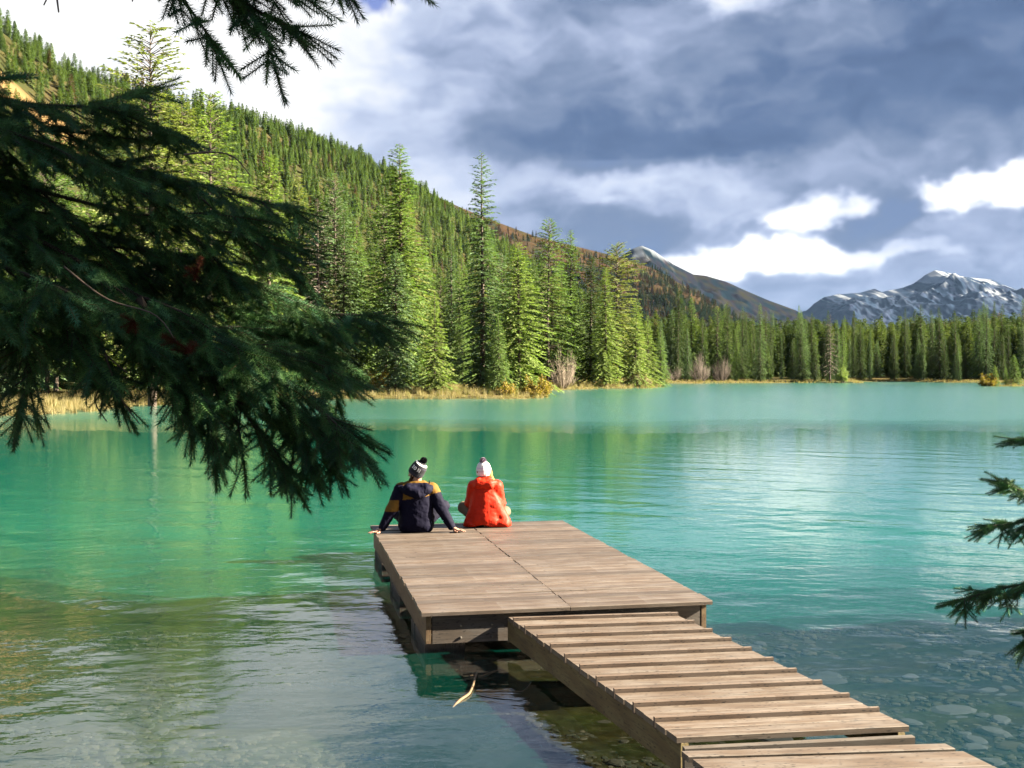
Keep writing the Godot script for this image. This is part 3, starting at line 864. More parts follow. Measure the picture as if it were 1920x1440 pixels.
# ------------------------------------------------------------------ plants by the shore
func shrub(called: String, label: String, pos: Vector3, h: float, w: float, stems: int, leaves: int, mstem: Material, mleaf: Material, seed_: int, group := ""):
	var g := RandomNumberGenerator.new()
	g.seed = seed_
	var st := MB.new()
	var lf := MB.new()
	for k in stems:
		var a := g.randf() * TAU
		var q := sqrt(g.randf())
		var top := Vector3(cos(a) * q * w * 0.6, h * g.randf_range(0.35, 1.05) * (1.0 - 0.3 * q * q) * (0.8 + 0.3 * sin(a * 2.0 + seed_)), sin(a) * q * w * 0.6)
		var foot := Vector3(cos(a) * q * w * 0.16, -0.15, sin(a) * q * w * 0.16)
		var mid := foot.lerp(top, 0.55) + Vector3(cos(a), 0.4, sin(a)) * w * 0.05
		st.tube([foot, mid, top], [0.022, 0.016, 0.006], 3, Color.WHITE * g.randf_range(0.7, 1.2))
		for b in 5:
			var p := mid.lerp(top, g.randf_range(-0.3, 0.8))
			var e := p + Vector3(g.randf_range(-1, 1), g.randf_range(0.4, 1.4), g.randf_range(-1, 1)) * h * 0.12
			st.tube([p, e], [0.010, 0.004], 3, Color.WHITE * g.randf_range(0.7, 1.2))
			for l in leaves:
				var c := p.lerp(e, g.randf()) + Vector3(g.randfn(), g.randfn(), g.randfn()) * 0.13
				var d := Vector3(g.randfn(), g.randfn(), g.randfn()).normalized() * 0.09
				var s := d.cross(Vector3(g.randfn(), g.randfn(), g.randfn())).normalized() * 0.055
				lf.quad(c - d, c + s, c + d, c - s, Color.WHITE * g.randf_range(0.7, 1.25))
	var o := thing(called, label, "shrub", pos, group)
	part("stems", st.mesh(), mstem, o)
	if leaves > 0: part("leaves", lf.mesh(), mleaf, o)

func mountain(called: String, prof: Array, d: float, back: float, cols: int, rows: int, rough: float, foot: float, colf: Callable, m: Material) -> Dictionary:
	var x0: float = (prof[0][0] - 960.0) / F * d
	var x1: float = (prof[-1][0] - 960.0) / F * d
	var top := func(x: float) -> float:
		var px := 960.0 + x / d * F
		for i in prof.size() - 1:
			if px <= prof[i + 1][0]:
				return (691.0 - lerpf(prof[i][1], prof[i + 1][1], clampf((px - prof[i][0]) / (prof[i + 1][0] - prof[i][0]), 0.0, 1.0))) / F * d + 2.5
		return (691.0 - prof[-1][1]) / F * d + 2.5
	var rn := FastNoiseLite.new()
	rn.seed = 3; rn.noise_type = FastNoiseLite.TYPE_SIMPLEX_SMOOTH; rn.fractal_type = FastNoiseLite.FRACTAL_RIDGED; rn.fractal_octaves = 5; rn.frequency = 1.0
	var hf := func(x: float, z: float) -> float:
		var v := (-z - d) / back
		var hh: float = top.call(x)
		var f := pow(clampf(1.0 - absf(v), 0.0, 1.0), 1.15)
		return lerpf(foot, hh, f) + (rn.get_noise_2d(x / (back * 0.45), z / (back * 0.45)) + 0.45 * rn.get_noise_2d(x / (back * 0.12), z / (back * 0.16))) * rough * hh * smoothstep(0.0, 0.25, absf(v)) * f
	var xs := []
	for i in cols + 1: xs.append(lerpf(x0, x1, float(i) / cols))
	var zs := []
	for j in rows + 1: zs.append(-d + back - 2.0 * back * j / rows)
	var o := part(called, grid_mesh(xs, zs, hf, colf), m, self)
	o.set_meta("kind", "structure")
	return {"h": hf, "x0": x0, "x1": x1}

# ------------------------------------------------------------------ water
var waves := []
func build_water():
	for k in 14:
		var L := 0.22 * pow(1.2, k)
		var a := rng.randf_range(-0.75, 0.75) + PI / 2.0 + (0.5 if k % 3 == 0 else 0.0)
		waves.append([cos(a) * TAU / L, sin(a) * TAU / L, rng.randf() * TAU, 0.0062 * L / TAU * (1.25 if L > 0.6 else 1.0)])
	var xs := graded(-75.0, -15.0, 11.0, 150.0, 0.11, 1.07)
	var ruffle := func(x: float) -> float: return -(52.0 + nz.get_noise_2d(x * 2.2, 77.0) * 4.0)
	var am := ArrayMesh.new()
	var edge := func(x: float, k: int) -> float:      # borders between strips of water, from the bank outwards
		var e := shelf_edge(x)
		var r: float = ruffle.call(x)
		if k > 4 and k < 9: r += 1.2 * nz.get_noise_2d(x * 14.0, k * 31.0)
		var w := 0.5 * nz.get_noise_2d(x * 16.0, k * 22.0)
		return [-3.6, e + 2.0 + w, e + 0.4 + w, e - 1.2 + w, e - 3.0 + w, r + 6.0, r + 3.0, r, r - 4.0, -236.0][k]
	for zone in 9:
		var nr: int = [100, 14, 12, 12, 200, 10, 10, 10, 120][zone]
		var v := PackedVector3Array()
		var n := PackedVector3Array()
		var idx := PackedInt32Array()
		for j in nr + 1:
			var t := float(j) / nr
			for x in xs:
				var z0: float = edge.call(x, zone)
				var z1: float = edge.call(x, zone + 1)
				var z := -pow(-z0, 1.0 - t) * pow(-z1, t)
				var calm := (0.35 + 0.65 * smoothstep(-0.25, 0.35, nz.get_noise_2d(x * 3.0, z * 5.0))) * smoothstep(60.0, 24.0, absf(x) - 4.0) * smoothstep(48.0, 16.0, -z)
				var h := 0.0
				var gx := 0.0
				var gz := 0.0
				if calm > 0.01:
					for w in waves:
						if w[3] * calm < 1e-6: continue
						var ph: float = w[0] * x + w[1] * z + w[2]
						h += w[3] * sin(ph) * calm
						var c: float = w[3] * cos(ph) * calm
						gx += c * w[0]; gz += c * w[1]
				v.append(Vector3(x, h, z))
				n.append(Vector3(-gx, 1, -gz).normalized())
		var W := xs.size()
		for j in nr:
			for i in W - 1:
				var k := j * W + i
				idx.append_array(PackedInt32Array([k, k + W, k + 1, k + 1, k + W, k + W + 1]))
		var a := []
		a.resize(Mesh.ARRAY_MAX)
		a[Mesh.ARRAY_VERTEX] = v; a[Mesh.ARRAY_NORMAL] = n; a[Mesh.ARRAY_INDEX] = idx
		am.add_surface_from_arrays(Mesh.PRIMITIVE_TRIANGLES, a)
	var nt := noise_tex(1024, 0.012, 5, 21, true, 6.0)
	var nt2 := noise_tex(1024, 0.03, 4, 22, true, 6.0)
	var turquoise := lin(0.004, 0.165, 0.122)        # the same glacial silt everywhere; there is less of it above the shelf
	for zone in 9:
		var m := StandardMaterial3D.new()
		m.transparency = BaseMaterial3D.TRANSPARENCY_ALPHA
		var c := turquoise
		c.a = [0.05, 0.11, 0.18, 0.25, 0.31, 0.31, 0.31, 0.31, 0.31][zone]        # clear over the shelf, milky over deep water
		m.albedo_color = c
		m.roughness = 0.015 if zone < 5 else 0.04 * (zone - 4)
		m.metallic_specular = 0.5
		m.normal_enabled = true
		m.normal_texture = nt if zone < 5 else nt2
		m.normal_scale = [0.14, 0.14, 0.14, 0.13, 0.11, 0.2, 0.3, 0.42, 0.55][zone]
		m.uv1_triplanar = true
		m.uv1_world_triplanar = true
		m.uv1_scale = Vector3(0.13, 0.2, 0.24) if zone < 5 else Vector3(0.09, 0.2, 0.13)
		am.surface_set_material(zone, m)
	var o := MeshInstance3D.new()
	o.name = "lake_water"
	o.mesh = am
	add_child(o)
	o.set_meta("kind", "structure")

# ------------------------------------------------------------------ docks
func build_docks():
	var tex := [wood_image(1, 150), wood_image(2, 220)]
	var tops := [wood(tex[0], 0.086, 0.077, 0.069), wood(tex[0], 0.062, 0.055, 0.049), wood(tex[0], 0.106, 0.097, 0.089), wood(tex[0], 0.075, 0.066, 0.058), wood(tex[0], 0.094, 0.087, 0.082)]
	var walk := [wood(tex[1], 0.112, 0.104, 0.093), wood(tex[1], 0.098, 0.090, 0.080), wood(tex[1], 0.126, 0.118, 0.107)]
	M.metal.metallic_specular = 0.2
	var side := wood(tex[0], 0.125, 0.095, 0.05, 0.85)
	var olive := wood(tex[1], 0.13, 0.115, 0.045, 0.85)
	var grey := wood(tex[1], 0.070, 0.068, 0.066, 0.85)
	var dark := wood(tex[1], 0.105, 0.085, 0.070, 0.8)
	# floating platform, local x across, z towards the bank
	var o := thing("floating_dock", "long floating plank platform with a seam down its middle, two people sitting at its end", "dock", Vector3(-0.775, 0, -10.21))
	o.rotation.y = atan2(0.2, 1.0)
	var W := 2.66
	var L := 5.84
	var top := 0.38
	var T := 0.038
	var vars_ := []
	for k in 6: vars_.append(board(1.325 + 0.008 * (k % 3), 0.169, T, 0.0, k * 0.31, k * 0.17, 0.008))
	for row in 31:
		for s in 2:
			var wide := 0.188
			put("plank", vars_[rng.randi() % 6], tops[rng.randi() % 5], o, 0.665 + 1.334 * s + (rng.randf_range(-0.008, 0.0) if s == 0 else rng.randf_range(0.0, 0.008)), top - T / 2 + rng.randf_range(-0.005, 0.0012), -(row + 0.5) * wide - 0.005 + (0.0065 if row % 2 == 0 else -0.0065) * -1.0, rng.randf_range(-0.002, 0.002), rng.randf_range(-0.0015, 0.0015), rng.randf_range(-0.02, 0.02))
	var rim := board(L - 0.12, 0.045, 0.25, 0.0, 0.2, 0.1)
	var rim2 := board(W - 0.18, 0.045, 0.25, 0.0, 0.6, 0.4)
	for x in [0.055, W - 0.055]: put("rim_board", rim, side, o, x, top - T - 0.127, -L / 2, PI / 2)
	for z in [-0.085, -L + 0.085]: put("rim_board", rim2, grey, o, W / 2, top - T - 0.129, z)
	for x in [0.9, 1.75]: put("joist", board(L - 0.25, 0.045, 0.18), dark, o, x, top - T - 0.095, -L / 2, PI / 2)
	var bolt := MB.new()
	lathe(bolt, [[0.013, 0.0, Color.WHITE], [0.013, 0.006, Color.WHITE], [0.006, 0.011, Color.WHITE], [0.001, 0.011, Color.WHITE]], 8, Transform3D(Basis(Vector3.RIGHT, PI / 2), Vector3.ZERO))
	var bm := bolt.mesh()
	for p in [[0.34, -0.10], [0.34, -0.21], [0.62, -0.10], [0.62, -0.21], [2.3, -0.12]]: put("bolt", bm, M.metal, o, p[0], top - T + p[1], -0.0625)
	for z in [-0.75, -2.95, -5.15]:
		for x in [0.22, W - 0.22]:
			var fl := part("float", board(1.1, 0.36, 0.26, 0.0, 0.1, 0.3, 0.02), grey, o, Transform3D(Basis(Vector3.UP, PI / 2), Vector3(x, -0.052, z)))
			put("strap", board(0.04, 0.372, 0.266), M.dark_metal, fl, 0.25, 0.0, 0.0)
	# gangway
	var gx := Vector3(0.9888, 0, -0.1495)
	var g := thing("gangway", "narrow slatted plank gangway with cross battens leading onto the floating platform", "gangway", Vector3(-0.08, 0, -10.45))
	g.rotation.y = atan2(0.1495, 0.9888)
	var gt := 0.325
	var sk := 0.142
	var per := 0.3335
	var gv := []
	for k in 5: gv.append(board(1.47, 0.144, 0.036, sk, k * 0.37, k * 0.23))
	var bat := board(1.475, 0.024, 0.074, sk, 0.4, 0.2, 0.003)
	for k in 11:
		var z0 := k * per
		for q in 2:
			if k == 0 and q == 0: continue
			var z := z0 + 0.076 + q * 0.153
			put("plank", gv[rng.randi() % 5], walk[rng.randi() % 3], g, 0.735 + sk * z + rng.randf_range(-0.006, 0.006), gt - 0.018 + rng.randf_range(-0.0015, 0.0015), z, 0.0, rng.randf_range(-0.001, 0.001))
		if k < 10: put("batten", bat, dark, g, 0.735 + sk * (z0 + 0.318), gt - 0.008, z0 + 0.318)
	var ang := -atan2(1.0, sk)
	for x in [0.05, 1.42]:
		put("stringer", board(3.62, 0.05, 0.19, 0.0, 0.3, 0.5), olive, g, x + sk * 1.85, gt - 0.134, 1.85, ang)
	put("end_board", board(1.44, 0.05, 0.17, 0.0, 0.1, 0.6), grey, g, 0.735 + sk * 3.70, gt - 0.125, 3.705)
	for x in [0.10, 1.36]: put("post", board(0.95, 0.09, 0.09, 0.0, 0.1, 0.2), grey, g, x + sk * 3.58, -0.30, 3.60, 0.0, PI / 2)
	# landing on the near bank
	var l := thing("landing_deck", "low weathered plank landing where the gangway meets the bank", "deck", Vector3(0.99, 0, -6.80))
	l.rotation.y = atan2(0.088, 0.996)
	var lt := 0.285
	var ls := 0.187
	var lv := board(1.59, 0.10, 0.036, ls, 0.2, 0.1)
	put("plank", lv, walk[0], l, 0.80, lt - 0.018, 0.05)
	for k in 9:
		var z := 0.27 + k * 0.258
		put("plank", board(1.60, 0.255, 0.036, ls, k * 0.3, k * 0.2), walk[k % 3], l, 0.80 + ls * z, lt - 0.018 + rng.randf_range(-0.001, 0.001), z)
	for x in [0.09, 1.5]: put("stringer", board(2.45, 0.07, 0.16, 0.0, 0.2, 0.3), olive, l, x + ls * 1.25, lt - 0.118, 1.25, -atan2(1.0, ls))
	for x in [0.16, 1.42]:
		for z in [0.25, 2.2]: put("post", board(0.85, 0.09, 0.09, 0.0, 0.1, 0.2), olive, l, x + ls * z, -0.22, z, 0.0, PI / 2)

func build_stick():
	var o := thing("driftwood_branch", "bent barkless branch with thin twigs floating beside the platform", "branch", Vector3.ZERO)
	var P := func(px: float, py: float, y: float) -> Vector3:
		var a := cam.position
		var d := at(px, py, 1.0) - a
		return a + d * ((a.y - y) / -d.y)
	var b := MB.new()
	var sl := smooth_line([P.call(849, 1326, -0.01), P.call(862, 1313, 0.005), P.call(878, 1302, 0.01), P.call(887, 1285, 0.015), P.call(892, 1268, 0.02), P.call(895, 1260, 0.025)], 0.03)
	var sr := []
	for k in sl.size():
		var t := float(k) / (sl.size() - 1)
		sr.append(0.0115 * smoothstep(-0.1, 0.18, t) * lerpf(1.0, 0.62, t) * (1.0 if k < sl.size() - 1 else 0.5))
	b.tube(sl, sr, 8, Color.WHITE)
	part("stem", b.mesh(), M.stick, o)
	for tw in [[[893, 1296], [930, 1297], [975, 1297], [988, 1290], [996, 1279]], [[897, 1270], [912, 1264], [925, 1258], [940, 1256]], [[912, 1264], [920, 1262], [930, 1259]], [[893, 1267], [886, 1266], [882, 1267]]]:
		var ps := []
		for q in tw: ps.append(P.call(q[0], q[1], 0.015 + 0.01 * ps.size()))
		var tb := MB.new()
		var ln := smooth_line(ps, 0.05)
		var rr := []
		for k in ln.size(): rr.append(lerpf(0.006, 0.003, float(k) / ln.size()))
		tb.tube(ln, rr, 5, Color.WHITE)
		part("twig", tb.mesh(), M.stick, o)

# ------------------------------------------------------------------ the scene
func _ready():
	rng.seed = 42
	nz.seed = 8; nz.noise_type = FastNoiseLite.TYPE_SIMPLEX_SMOOTH; nz.frequency = 0.03; nz.fractal_octaves = 4
	cam = Camera3D.new()
	cam.name = "camera"
	cam.fov = rad_to_deg(2.0 * atan(720.0 / F))
	cam.near = 0.05; cam.far = 40000.0
	cam.position = Vector3(0, 2.51, 0)
	cam.rotation.x = -atan(29.0 / F)
	add_child(cam)
	cam.current = true
	var env := Environment.new()
	env.background_mode = Environment.BG_SKY
	var pano := PanoramaSkyMaterial.new()
	pano.panorama = make_sky()
	var sky := Sky.new()
	sky.sky_material = pano
	env.sky = sky
	env.sky_rotation = Vector3(0, PI, 0)
	env.background_energy_multiplier = 1.0 / EXPO
	env.tonemap_mode = Environment.TONE_MAPPER_LINEAR
	env.tonemap_exposure = EXPO
	env.fog_enabled = true
	env.fog_light_color = Color(0.62, 0.78, 1.0)
	env.fog_density = 0.0000055
	env.sdfgi_enabled = true; env.ssao_enabled = true; env.ssil_enabled = true
	var we := WorldEnvironment.new()
	we.name = "world_environment"
	we.environment = env
	add_child(we)
	var sun := DirectionalLight3D.new()
	sun.name = "sun"
	sun.light_energy = 1.6
	sun.light_color = Color(1.0, 0.94, 0.83)
	sun.light_angular_distance = 0.5
	sun.shadow_enabled = true
	add_child(sun)
	var az := deg_to_rad(88.0)              # to the right of the view
	var el := deg_to_rad(28.0)
	var to_sun := Vector3(sin(az) * cos(el), sin(el), -cos(az) * cos(el))
	sun.look_at_from_position(to_sun * 100.0, Vector3.ZERO, Vector3.UP)
	# materials
	M.bark = mat(0.050, 0.037, 0.028, 0.95)
	M.dry_twig = mat(0.16, 0.12, 0.09, 0.9)
	M.pale_bark = mat(0.42, 0.36, 0.30, 0.95)
	M.skin = mat(1, 1, 1, 0.55, true)
	M.vcloth = mat(1, 1, 1, 0.8, true)
	M.vcloth.metallic_specular = 0.25
	M.orange_cloth = mat(1, 1, 1, 0.6, true)
	M.orange_cloth.metallic_specular = 0.3
	M.dark_cloth = mat(0.02, 0.018, 0.016, 0.4)
	M.knit = mat(1, 1, 1, 0.95, true)
	M.white_knit = mat(0.75, 0.75, 0.76, 0.95)
	M.metal = mat(0.06, 0.055, 0.05, 0.8)
	M.dark_metal = mat(0.05, 0.05, 0.05, 0.6)
	M.stick = mat(0.075, 0.046, 0.020, 0.8)
	M.sun_green = foliage(0.158, 0.218, 0.060)
	M.mid_green = foliage(0.112, 0.174, 0.054)
	M.blue_green = foliage(0.094, 0.150, 0.074)
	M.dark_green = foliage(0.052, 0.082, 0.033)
	M.olive_green = foliage(0.165, 0.190, 0.068)
	M.far_green = foliage(1, 1, 1)
	M.yellow_leaf = foliage(0.19, 0.14, 0.03)
	M.straw = foliage(0.21, 0.185, 0.095)
	M.pale_twig = mat(0.18, 0.145, 0.11, 0.95, true)
	M.grey_twig = mat(0.105, 0.085, 0.07, 0.95, true)
	M.needle = foliage(1, 1, 1)
	M.needle.backlight = lin(0.20, 0.26, 0.10)
	M.needle.roughness = 0.5

	# --- land
	for e in [[-500, -330, 520], [-200, -110, 540], [0, 75, 570], [130, 150, 610], [280, 195, 690], [450, 232, 850], [640, 298, 980], [740, 362, 1080], [850, 480, 1250], [940, 560, 1400], [1020, 615, 1550], [1100, 650, 1700], [1200, 675, 1900]]:
		ridge.append(Vector3((e[0] - 960.0) / F * e[2], (691.0 - e[1]) / F * e[2] + 2.5, -e[2]))
	var gm := mat(1, 1, 1, 0.95, true)
	gm.albedo_texture = noise_tex(512, 0.03, 5, 31, false, 1.0, 0.55)
	gm.uv1_triplanar = true; gm.uv1_world_triplanar = true
	gm.uv1_scale = Vector3(0.31, 0.31, 0.31)
	gm.metallic_specular = 0.0
	var xs := graded(-1700.0, -34.0, 86.0, 2600.0, 1.6, 1.06)
	var zs := graded(-2600.0, -26.0, 6.0, 400.0, 0.55, 1.035)
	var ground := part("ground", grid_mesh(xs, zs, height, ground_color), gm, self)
	ground.set_meta("kind", "structure")
	var rock := mat(1, 1, 1, 0.95, true)
	rock.metallic_specular = 0.0
	var sn := FastNoiseLite.new()
	sn.seed = 9; sn.fractal_octaves = 5; sn.frequency = 0.004
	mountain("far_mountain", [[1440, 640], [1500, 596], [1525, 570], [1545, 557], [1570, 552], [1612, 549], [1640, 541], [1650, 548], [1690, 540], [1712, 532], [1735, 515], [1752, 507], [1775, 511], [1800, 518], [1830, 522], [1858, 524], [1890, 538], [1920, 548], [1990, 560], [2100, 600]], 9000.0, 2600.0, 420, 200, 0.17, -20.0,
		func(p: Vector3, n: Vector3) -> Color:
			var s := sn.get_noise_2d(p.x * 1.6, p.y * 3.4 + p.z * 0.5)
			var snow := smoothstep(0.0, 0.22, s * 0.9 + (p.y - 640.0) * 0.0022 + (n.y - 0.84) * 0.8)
			return Color(0.014, 0.021, 0.037).lerp(Color(0.022, 0.028, 0.045), clampf(0.5 + s * 2.0, 0.0, 1.0)).lerp(Color(0.15, 0.165, 0.19), snow * 0.9), rock)  # cloud shadow is mixed into these dark, bluish rock and snow colours
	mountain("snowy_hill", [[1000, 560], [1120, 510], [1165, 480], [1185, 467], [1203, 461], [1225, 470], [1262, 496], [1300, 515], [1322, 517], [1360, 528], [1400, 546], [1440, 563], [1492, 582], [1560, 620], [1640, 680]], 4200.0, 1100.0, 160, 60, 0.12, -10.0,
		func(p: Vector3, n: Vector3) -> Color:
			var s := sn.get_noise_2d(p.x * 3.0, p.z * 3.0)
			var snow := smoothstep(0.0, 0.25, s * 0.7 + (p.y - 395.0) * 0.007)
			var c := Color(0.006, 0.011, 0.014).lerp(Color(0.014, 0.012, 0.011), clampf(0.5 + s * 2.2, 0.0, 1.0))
			return c.lerp(Color(0.10, 0.115, 0.14), snow * 0.8), rock)  # hill and snow painted dark and bluish, as if under a cloud
	var brown := mountain("burnt_ridge", [[560, 250], [700, 312], [860, 388], [940, 420], [1000, 442], [1090, 465], [1160, 482], [1230, 506], [1290, 541], [1330, 568], [1352, 590], [1420, 640], [1480, 680]], 2500.0, 900.0, 150, 60, 0.10, -5.0,
		func(p: Vector3, n: Vector3) -> Color:
			var s := sn.get_noise_2d(p.x * 4.0, p.z * 4.0)
			return Color(0.014, 0.018, 0.010).lerp(Color(0.032, 0.020, 0.012), clampf(0.5 + s * 2.0, 0.0, 1.0)), rock)
	build_water()

	# --- lake bed stones
	var sv := []
	for k in 5:
		var mb := MB.new()
		var n := 9
		var ring := []
		for i in n:
			var a := TAU * i / n
			var rr := rng.randf_range(0.75, 1.1)
			ring.append(Vector3(cos(a) * rr, 0, sin(a) * rr * 0.7))
		for i in n:
			var p: Vector3 = ring[i]
			var q: Vector3 = ring[(i + 1) % n]
			mb.quad(p + Vector3(0, -0.4, 0), q + Vector3(0, -0.4, 0), q, p, Color.WHITE)
			mb.quad(p, q, q * 0.72 + Vector3(0, 0.16, 0), p * 0.72 + Vector3(0, 0.16, 0), Color.WHITE)
			mb.tri(p * 0.72 + Vector3(0, 0.16, 0), q * 0.72 + Vector3(0, 0.16, 0), Vector3(0, 0.2, 0), Color.WHITE)
		sv.append(mb.mesh())
	var stm := [mat(0.018, 0.022, 0.024, 0.9), mat(0.012, 0.015, 0.016, 0.9), mat(0.011, 0.012, 0.009, 0.9)]  # stone colours darkened to stand in for shade over the shelf
	for q in stm: q.metallic_specular = 0.1
	for k in 260:
		var z := -rng.randf_range(6.6, 13.6)
		var x := rng.randf_range(1.2, -z * 0.46) if k < 170 else rng.randf_range(z * 0.46, 1.0)
		var s := rng.randf_range(0.05, 0.15) * (1.0 + rng.randf() * rng.randf()) if k < 170 else rng.randf_range(0.05, 0.14)
		var b := Basis(Vector3.UP, rng.randf() * TAU).scaled(Vector3(s, s * 0.5, s))
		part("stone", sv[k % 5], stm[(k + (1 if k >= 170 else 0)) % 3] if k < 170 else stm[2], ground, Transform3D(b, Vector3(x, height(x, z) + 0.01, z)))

	var gvx := []
	var gvc := []
	for k in 16000:
		var z := -rng.randf_range(5.4, 14.5)
		var x := rng.randf_range(z * 0.5, -z * 0.5)
		var s := rng.randf_range(0.012, 0.045) * (1.0 + rng.randf() * rng.randf())
		gvx.append(Transform3D(Basis(Vector3.UP, rng.randf() * TAU).scaled(Vector3(s, s * 0.7, s)), Vector3(x, height(x, z), z)))
		gvc.append(Color(0.006, 0.008, 0.005).lerp(Color(0.022, 0.022, 0.015), rng.randf() * rng.randf()))  # pebble colours carry the shade of the near water too
	var gvm := mat(1, 1, 1, 0.9, true)
	gvm.metallic_specular = 0.1
	tag(multi("gravel", sv[0], gvm, gvx, gvc, self), "pebbles coloured dark for shade, strewn over the shallow lake bed", "gravel", "", "stuff")

	# --- forest
	var P := {
		"tall": conifer(1, 22.0, 2.7, {"power": 0.72, "ragged": 0.5, "gap": 0.320, "size": 0.340}),
		"spire": conifer(2, 20.0, 2.1, {"power": 0.66, "ragged": 0.45, "gap": 0.336, "size": 0.313, "base": 0.03}),
		"dense": conifer(3, 15.0, 3.3, {"power": 0.66, "ragged": 0.3, "gap": 0.272, "size": 0.340, "base": 0.01}),
		"dense2": conifer(13, 15.0, 2.9, {"power": 0.8, "ragged": 0.35, "gap": 0.288, "size": 0.340, "base": 0.02}),
		"broad": conifer(4, 20.0, 3.4, {"power": 0.55, "ragged": 0.5, "gap": 0.360, "size": 0.374, "base": 0.12, "lift": 0.1, "hollow": 0.25}),
		"open": conifer(5, 25.0, 4.2, {"power": 0.5, "ragged": 0.75, "gap": 0.440, "size": 0.422, "base": 0.16, "lift": 0.12, "hollow": 0.3}),
		"fir": conifer(6, 9.0, 1.9, {"power": 0.9, "ragged": 0.25, "gap": 0.216, "size": 0.231, "base": 0.0}),
		"round": conifer(7, 17.0, 3.0, {"power": 0.36, "ragged": 0.55, "gap": 0.360, "size": 0.374, "base": 0.16, "lift": 0.15, "hollow": 0.2}),
		"bare": conifer(8, 15.0, 1.6, {"power": 0.6, "ragged": 0.8, "gap": 0.6, "size": 0.3, "base": 0.15, "dens": 0.5}),
		"far": conifer(9, 14.0, 1.9, {"power": 0.85, "ragged": 0.35, "gap": 0.52, "size": 0.8, "base": 0.05, "nb": 6.0, "dens": 1.0, "limbs": false}),
		"far2": conifer(10, 14.0, 2.4, {"power": 0.65, "ragged": 0.45, "gap": 0.55, "size": 0.9, "base": 0.05, "nb": 6.0, "dens": 1.0, "limbs": false}),
		"tiny": conifer(11, 14.0, 2.1, {"power": 0.85, "ragged": 0.4, "gap": 1.0, "size": 1.6, "base": 0.04, "nb": 5.0, "dens": 1.0, "limbs": false}),
	}
	var on := func(px: float, d: float) -> Vector3:
		var x := (px - 960.0) / F * d
		return Vector3(x, height(x, -d) - 0.1, -d)
	# trees that stand out, by photograph column, depth, top row
	var key := [
		["open", "olive_green", 285, 78, 48, 1.18, "lanky pale olive conifer with open ragged crown towering over the grass bank"],
		["open", "sun_green", 395, 84, 175, 1.12, "broad light green conifer with loose crown next to the lanky olive one"],
		["broad", "olive_green", 340, 90, 190, 1.18, "leafy olive conifer standing behind two open crowned trees on the bank"],
		["tall", "sun_green", 505, 92, 285, 1.30, "light green spruce with a narrow tip between the olive trees and the bare grey trees"],
		["bare", "grey", 597, 108, 372, 1.18, "grey leafless dead conifer in the shore stand"],
		["dense2", "dark_green", 645, 104, 405, 0.94, "small dark spruce beside the grey dead conifer"],
		["tall", "mid_green", 752, 116, 270, 1.47, "tallest wide spruce in the shore stand with a pointed tip"],
		["spire", "blue_green", 904, 109, 288, 1.24, "tall thin dark spire of spruce rising alone above the shore stand"],
		["fir", "sun_green", 815, 102, 545, 1.18, "small bright fir at the edge of the dry grass"],
		["dense", "blue_green", 742, 104, 468, 1.06, "pale bushy spruce in front of the tallest wide spruce"],
		["dense", "sun_green", 972, 107, 455, 1.2, "fat bright green spruce on the grassy point"],
		["dense2", "mid_green", 935, 100, 590, 1.06, "lower grey green spruce at the foot of the fat spruce"],
		["broad", "mid_green", 1028, 150, 410, 1.12, "full pyramid conifer rising behind the grassy point"],
		["tall", "mid_green", 1070, 156, 430, 1.18, "slender conifer beside the full pyramid conifer"],
		["tall", "dark_green", 1108, 152, 478, 1.30, "shade-coloured pointed spruce in the gap of the shore stand"],  # dark green crown stands in for the shade of the gap
		["round", "olive_green", 1156, 158, 460, 1.18, "round topped olive conifer at the end of the shore stand"],
		["tall", "sun_green", 1135, 147, 500, 1.36, "bright spruce in front of the round topped conifer"],
		["fir", "sun_green", 1192, 152, 560, 1.18, "bright yellow green fir next to the pale bare shrub"],
		["fir", "sun_green", 1215, 158, 592, 1.06, "bright narrow fir one in from the tip of the point"],
		["fir", "mid_green", 1238, 163, 622, 1.00, "last small fir at the tip of the sunlit point"],
		["tall", "dark_green", 1272, 208, 540, 1.36, "tallest dark spruce on the far shore behind the grey shrubs"],
		["tall", "mid_green", 1296, 214, 556, 1.18, "dark spruce paired with the tallest spruce on the far shore"],
		["broad", "mid_green", 1345, 214, 575, 1.06, "full crowned conifer behind the two grey shrubs on the far shore"],
		["spire", "dark_green", 1392, 216, 575, 1.18, "thin dark spire on the far shore"],
		["dense2", "dark_green", 1500, 207, 612, 1.06, "rounded dark spruce at the water on the far shore"],
		["bare", "grey", 1556, 206, 590, 1.18, "bare brown dead tree at the corner of the far shore"],
		["fir", "mid_green", 1902, 169, 664, 1.47, "larger of the little firs on the low island"],
		["fir", "sun_green", 1866, 168, 684, 1.30, "lesser bright fir on the low island beside yellow shrubs"],
		["fir", "mid_green", 1886, 170, 688, 1.18, "dwarf fir between two others on the low island"]]
	for e in key:
		var p: Vector3 = on.call(e[2], e[3])
		var h: float = (691.0 - e[4]) / F * e[3] + 2.51 - p.y
		plant_tree({"fir": "fir_tree", "bare": "dead_tree"}.get(e[0], "conifer_tree"), P[e[0]], M.grey_twig if e[1] == "grey" else M[e[1]], p, h, e[5], e[6], "")
	# the rest of the shore stands
	var kinds := ["tall", "spire", "dense", "dense2", "broad", "round", "fir"]
	var greens := ["sun_green", "mid_green", "blue_green", "mid_green", "olive_green", "dark_green"]
	var n_ := 0
	var spots := []
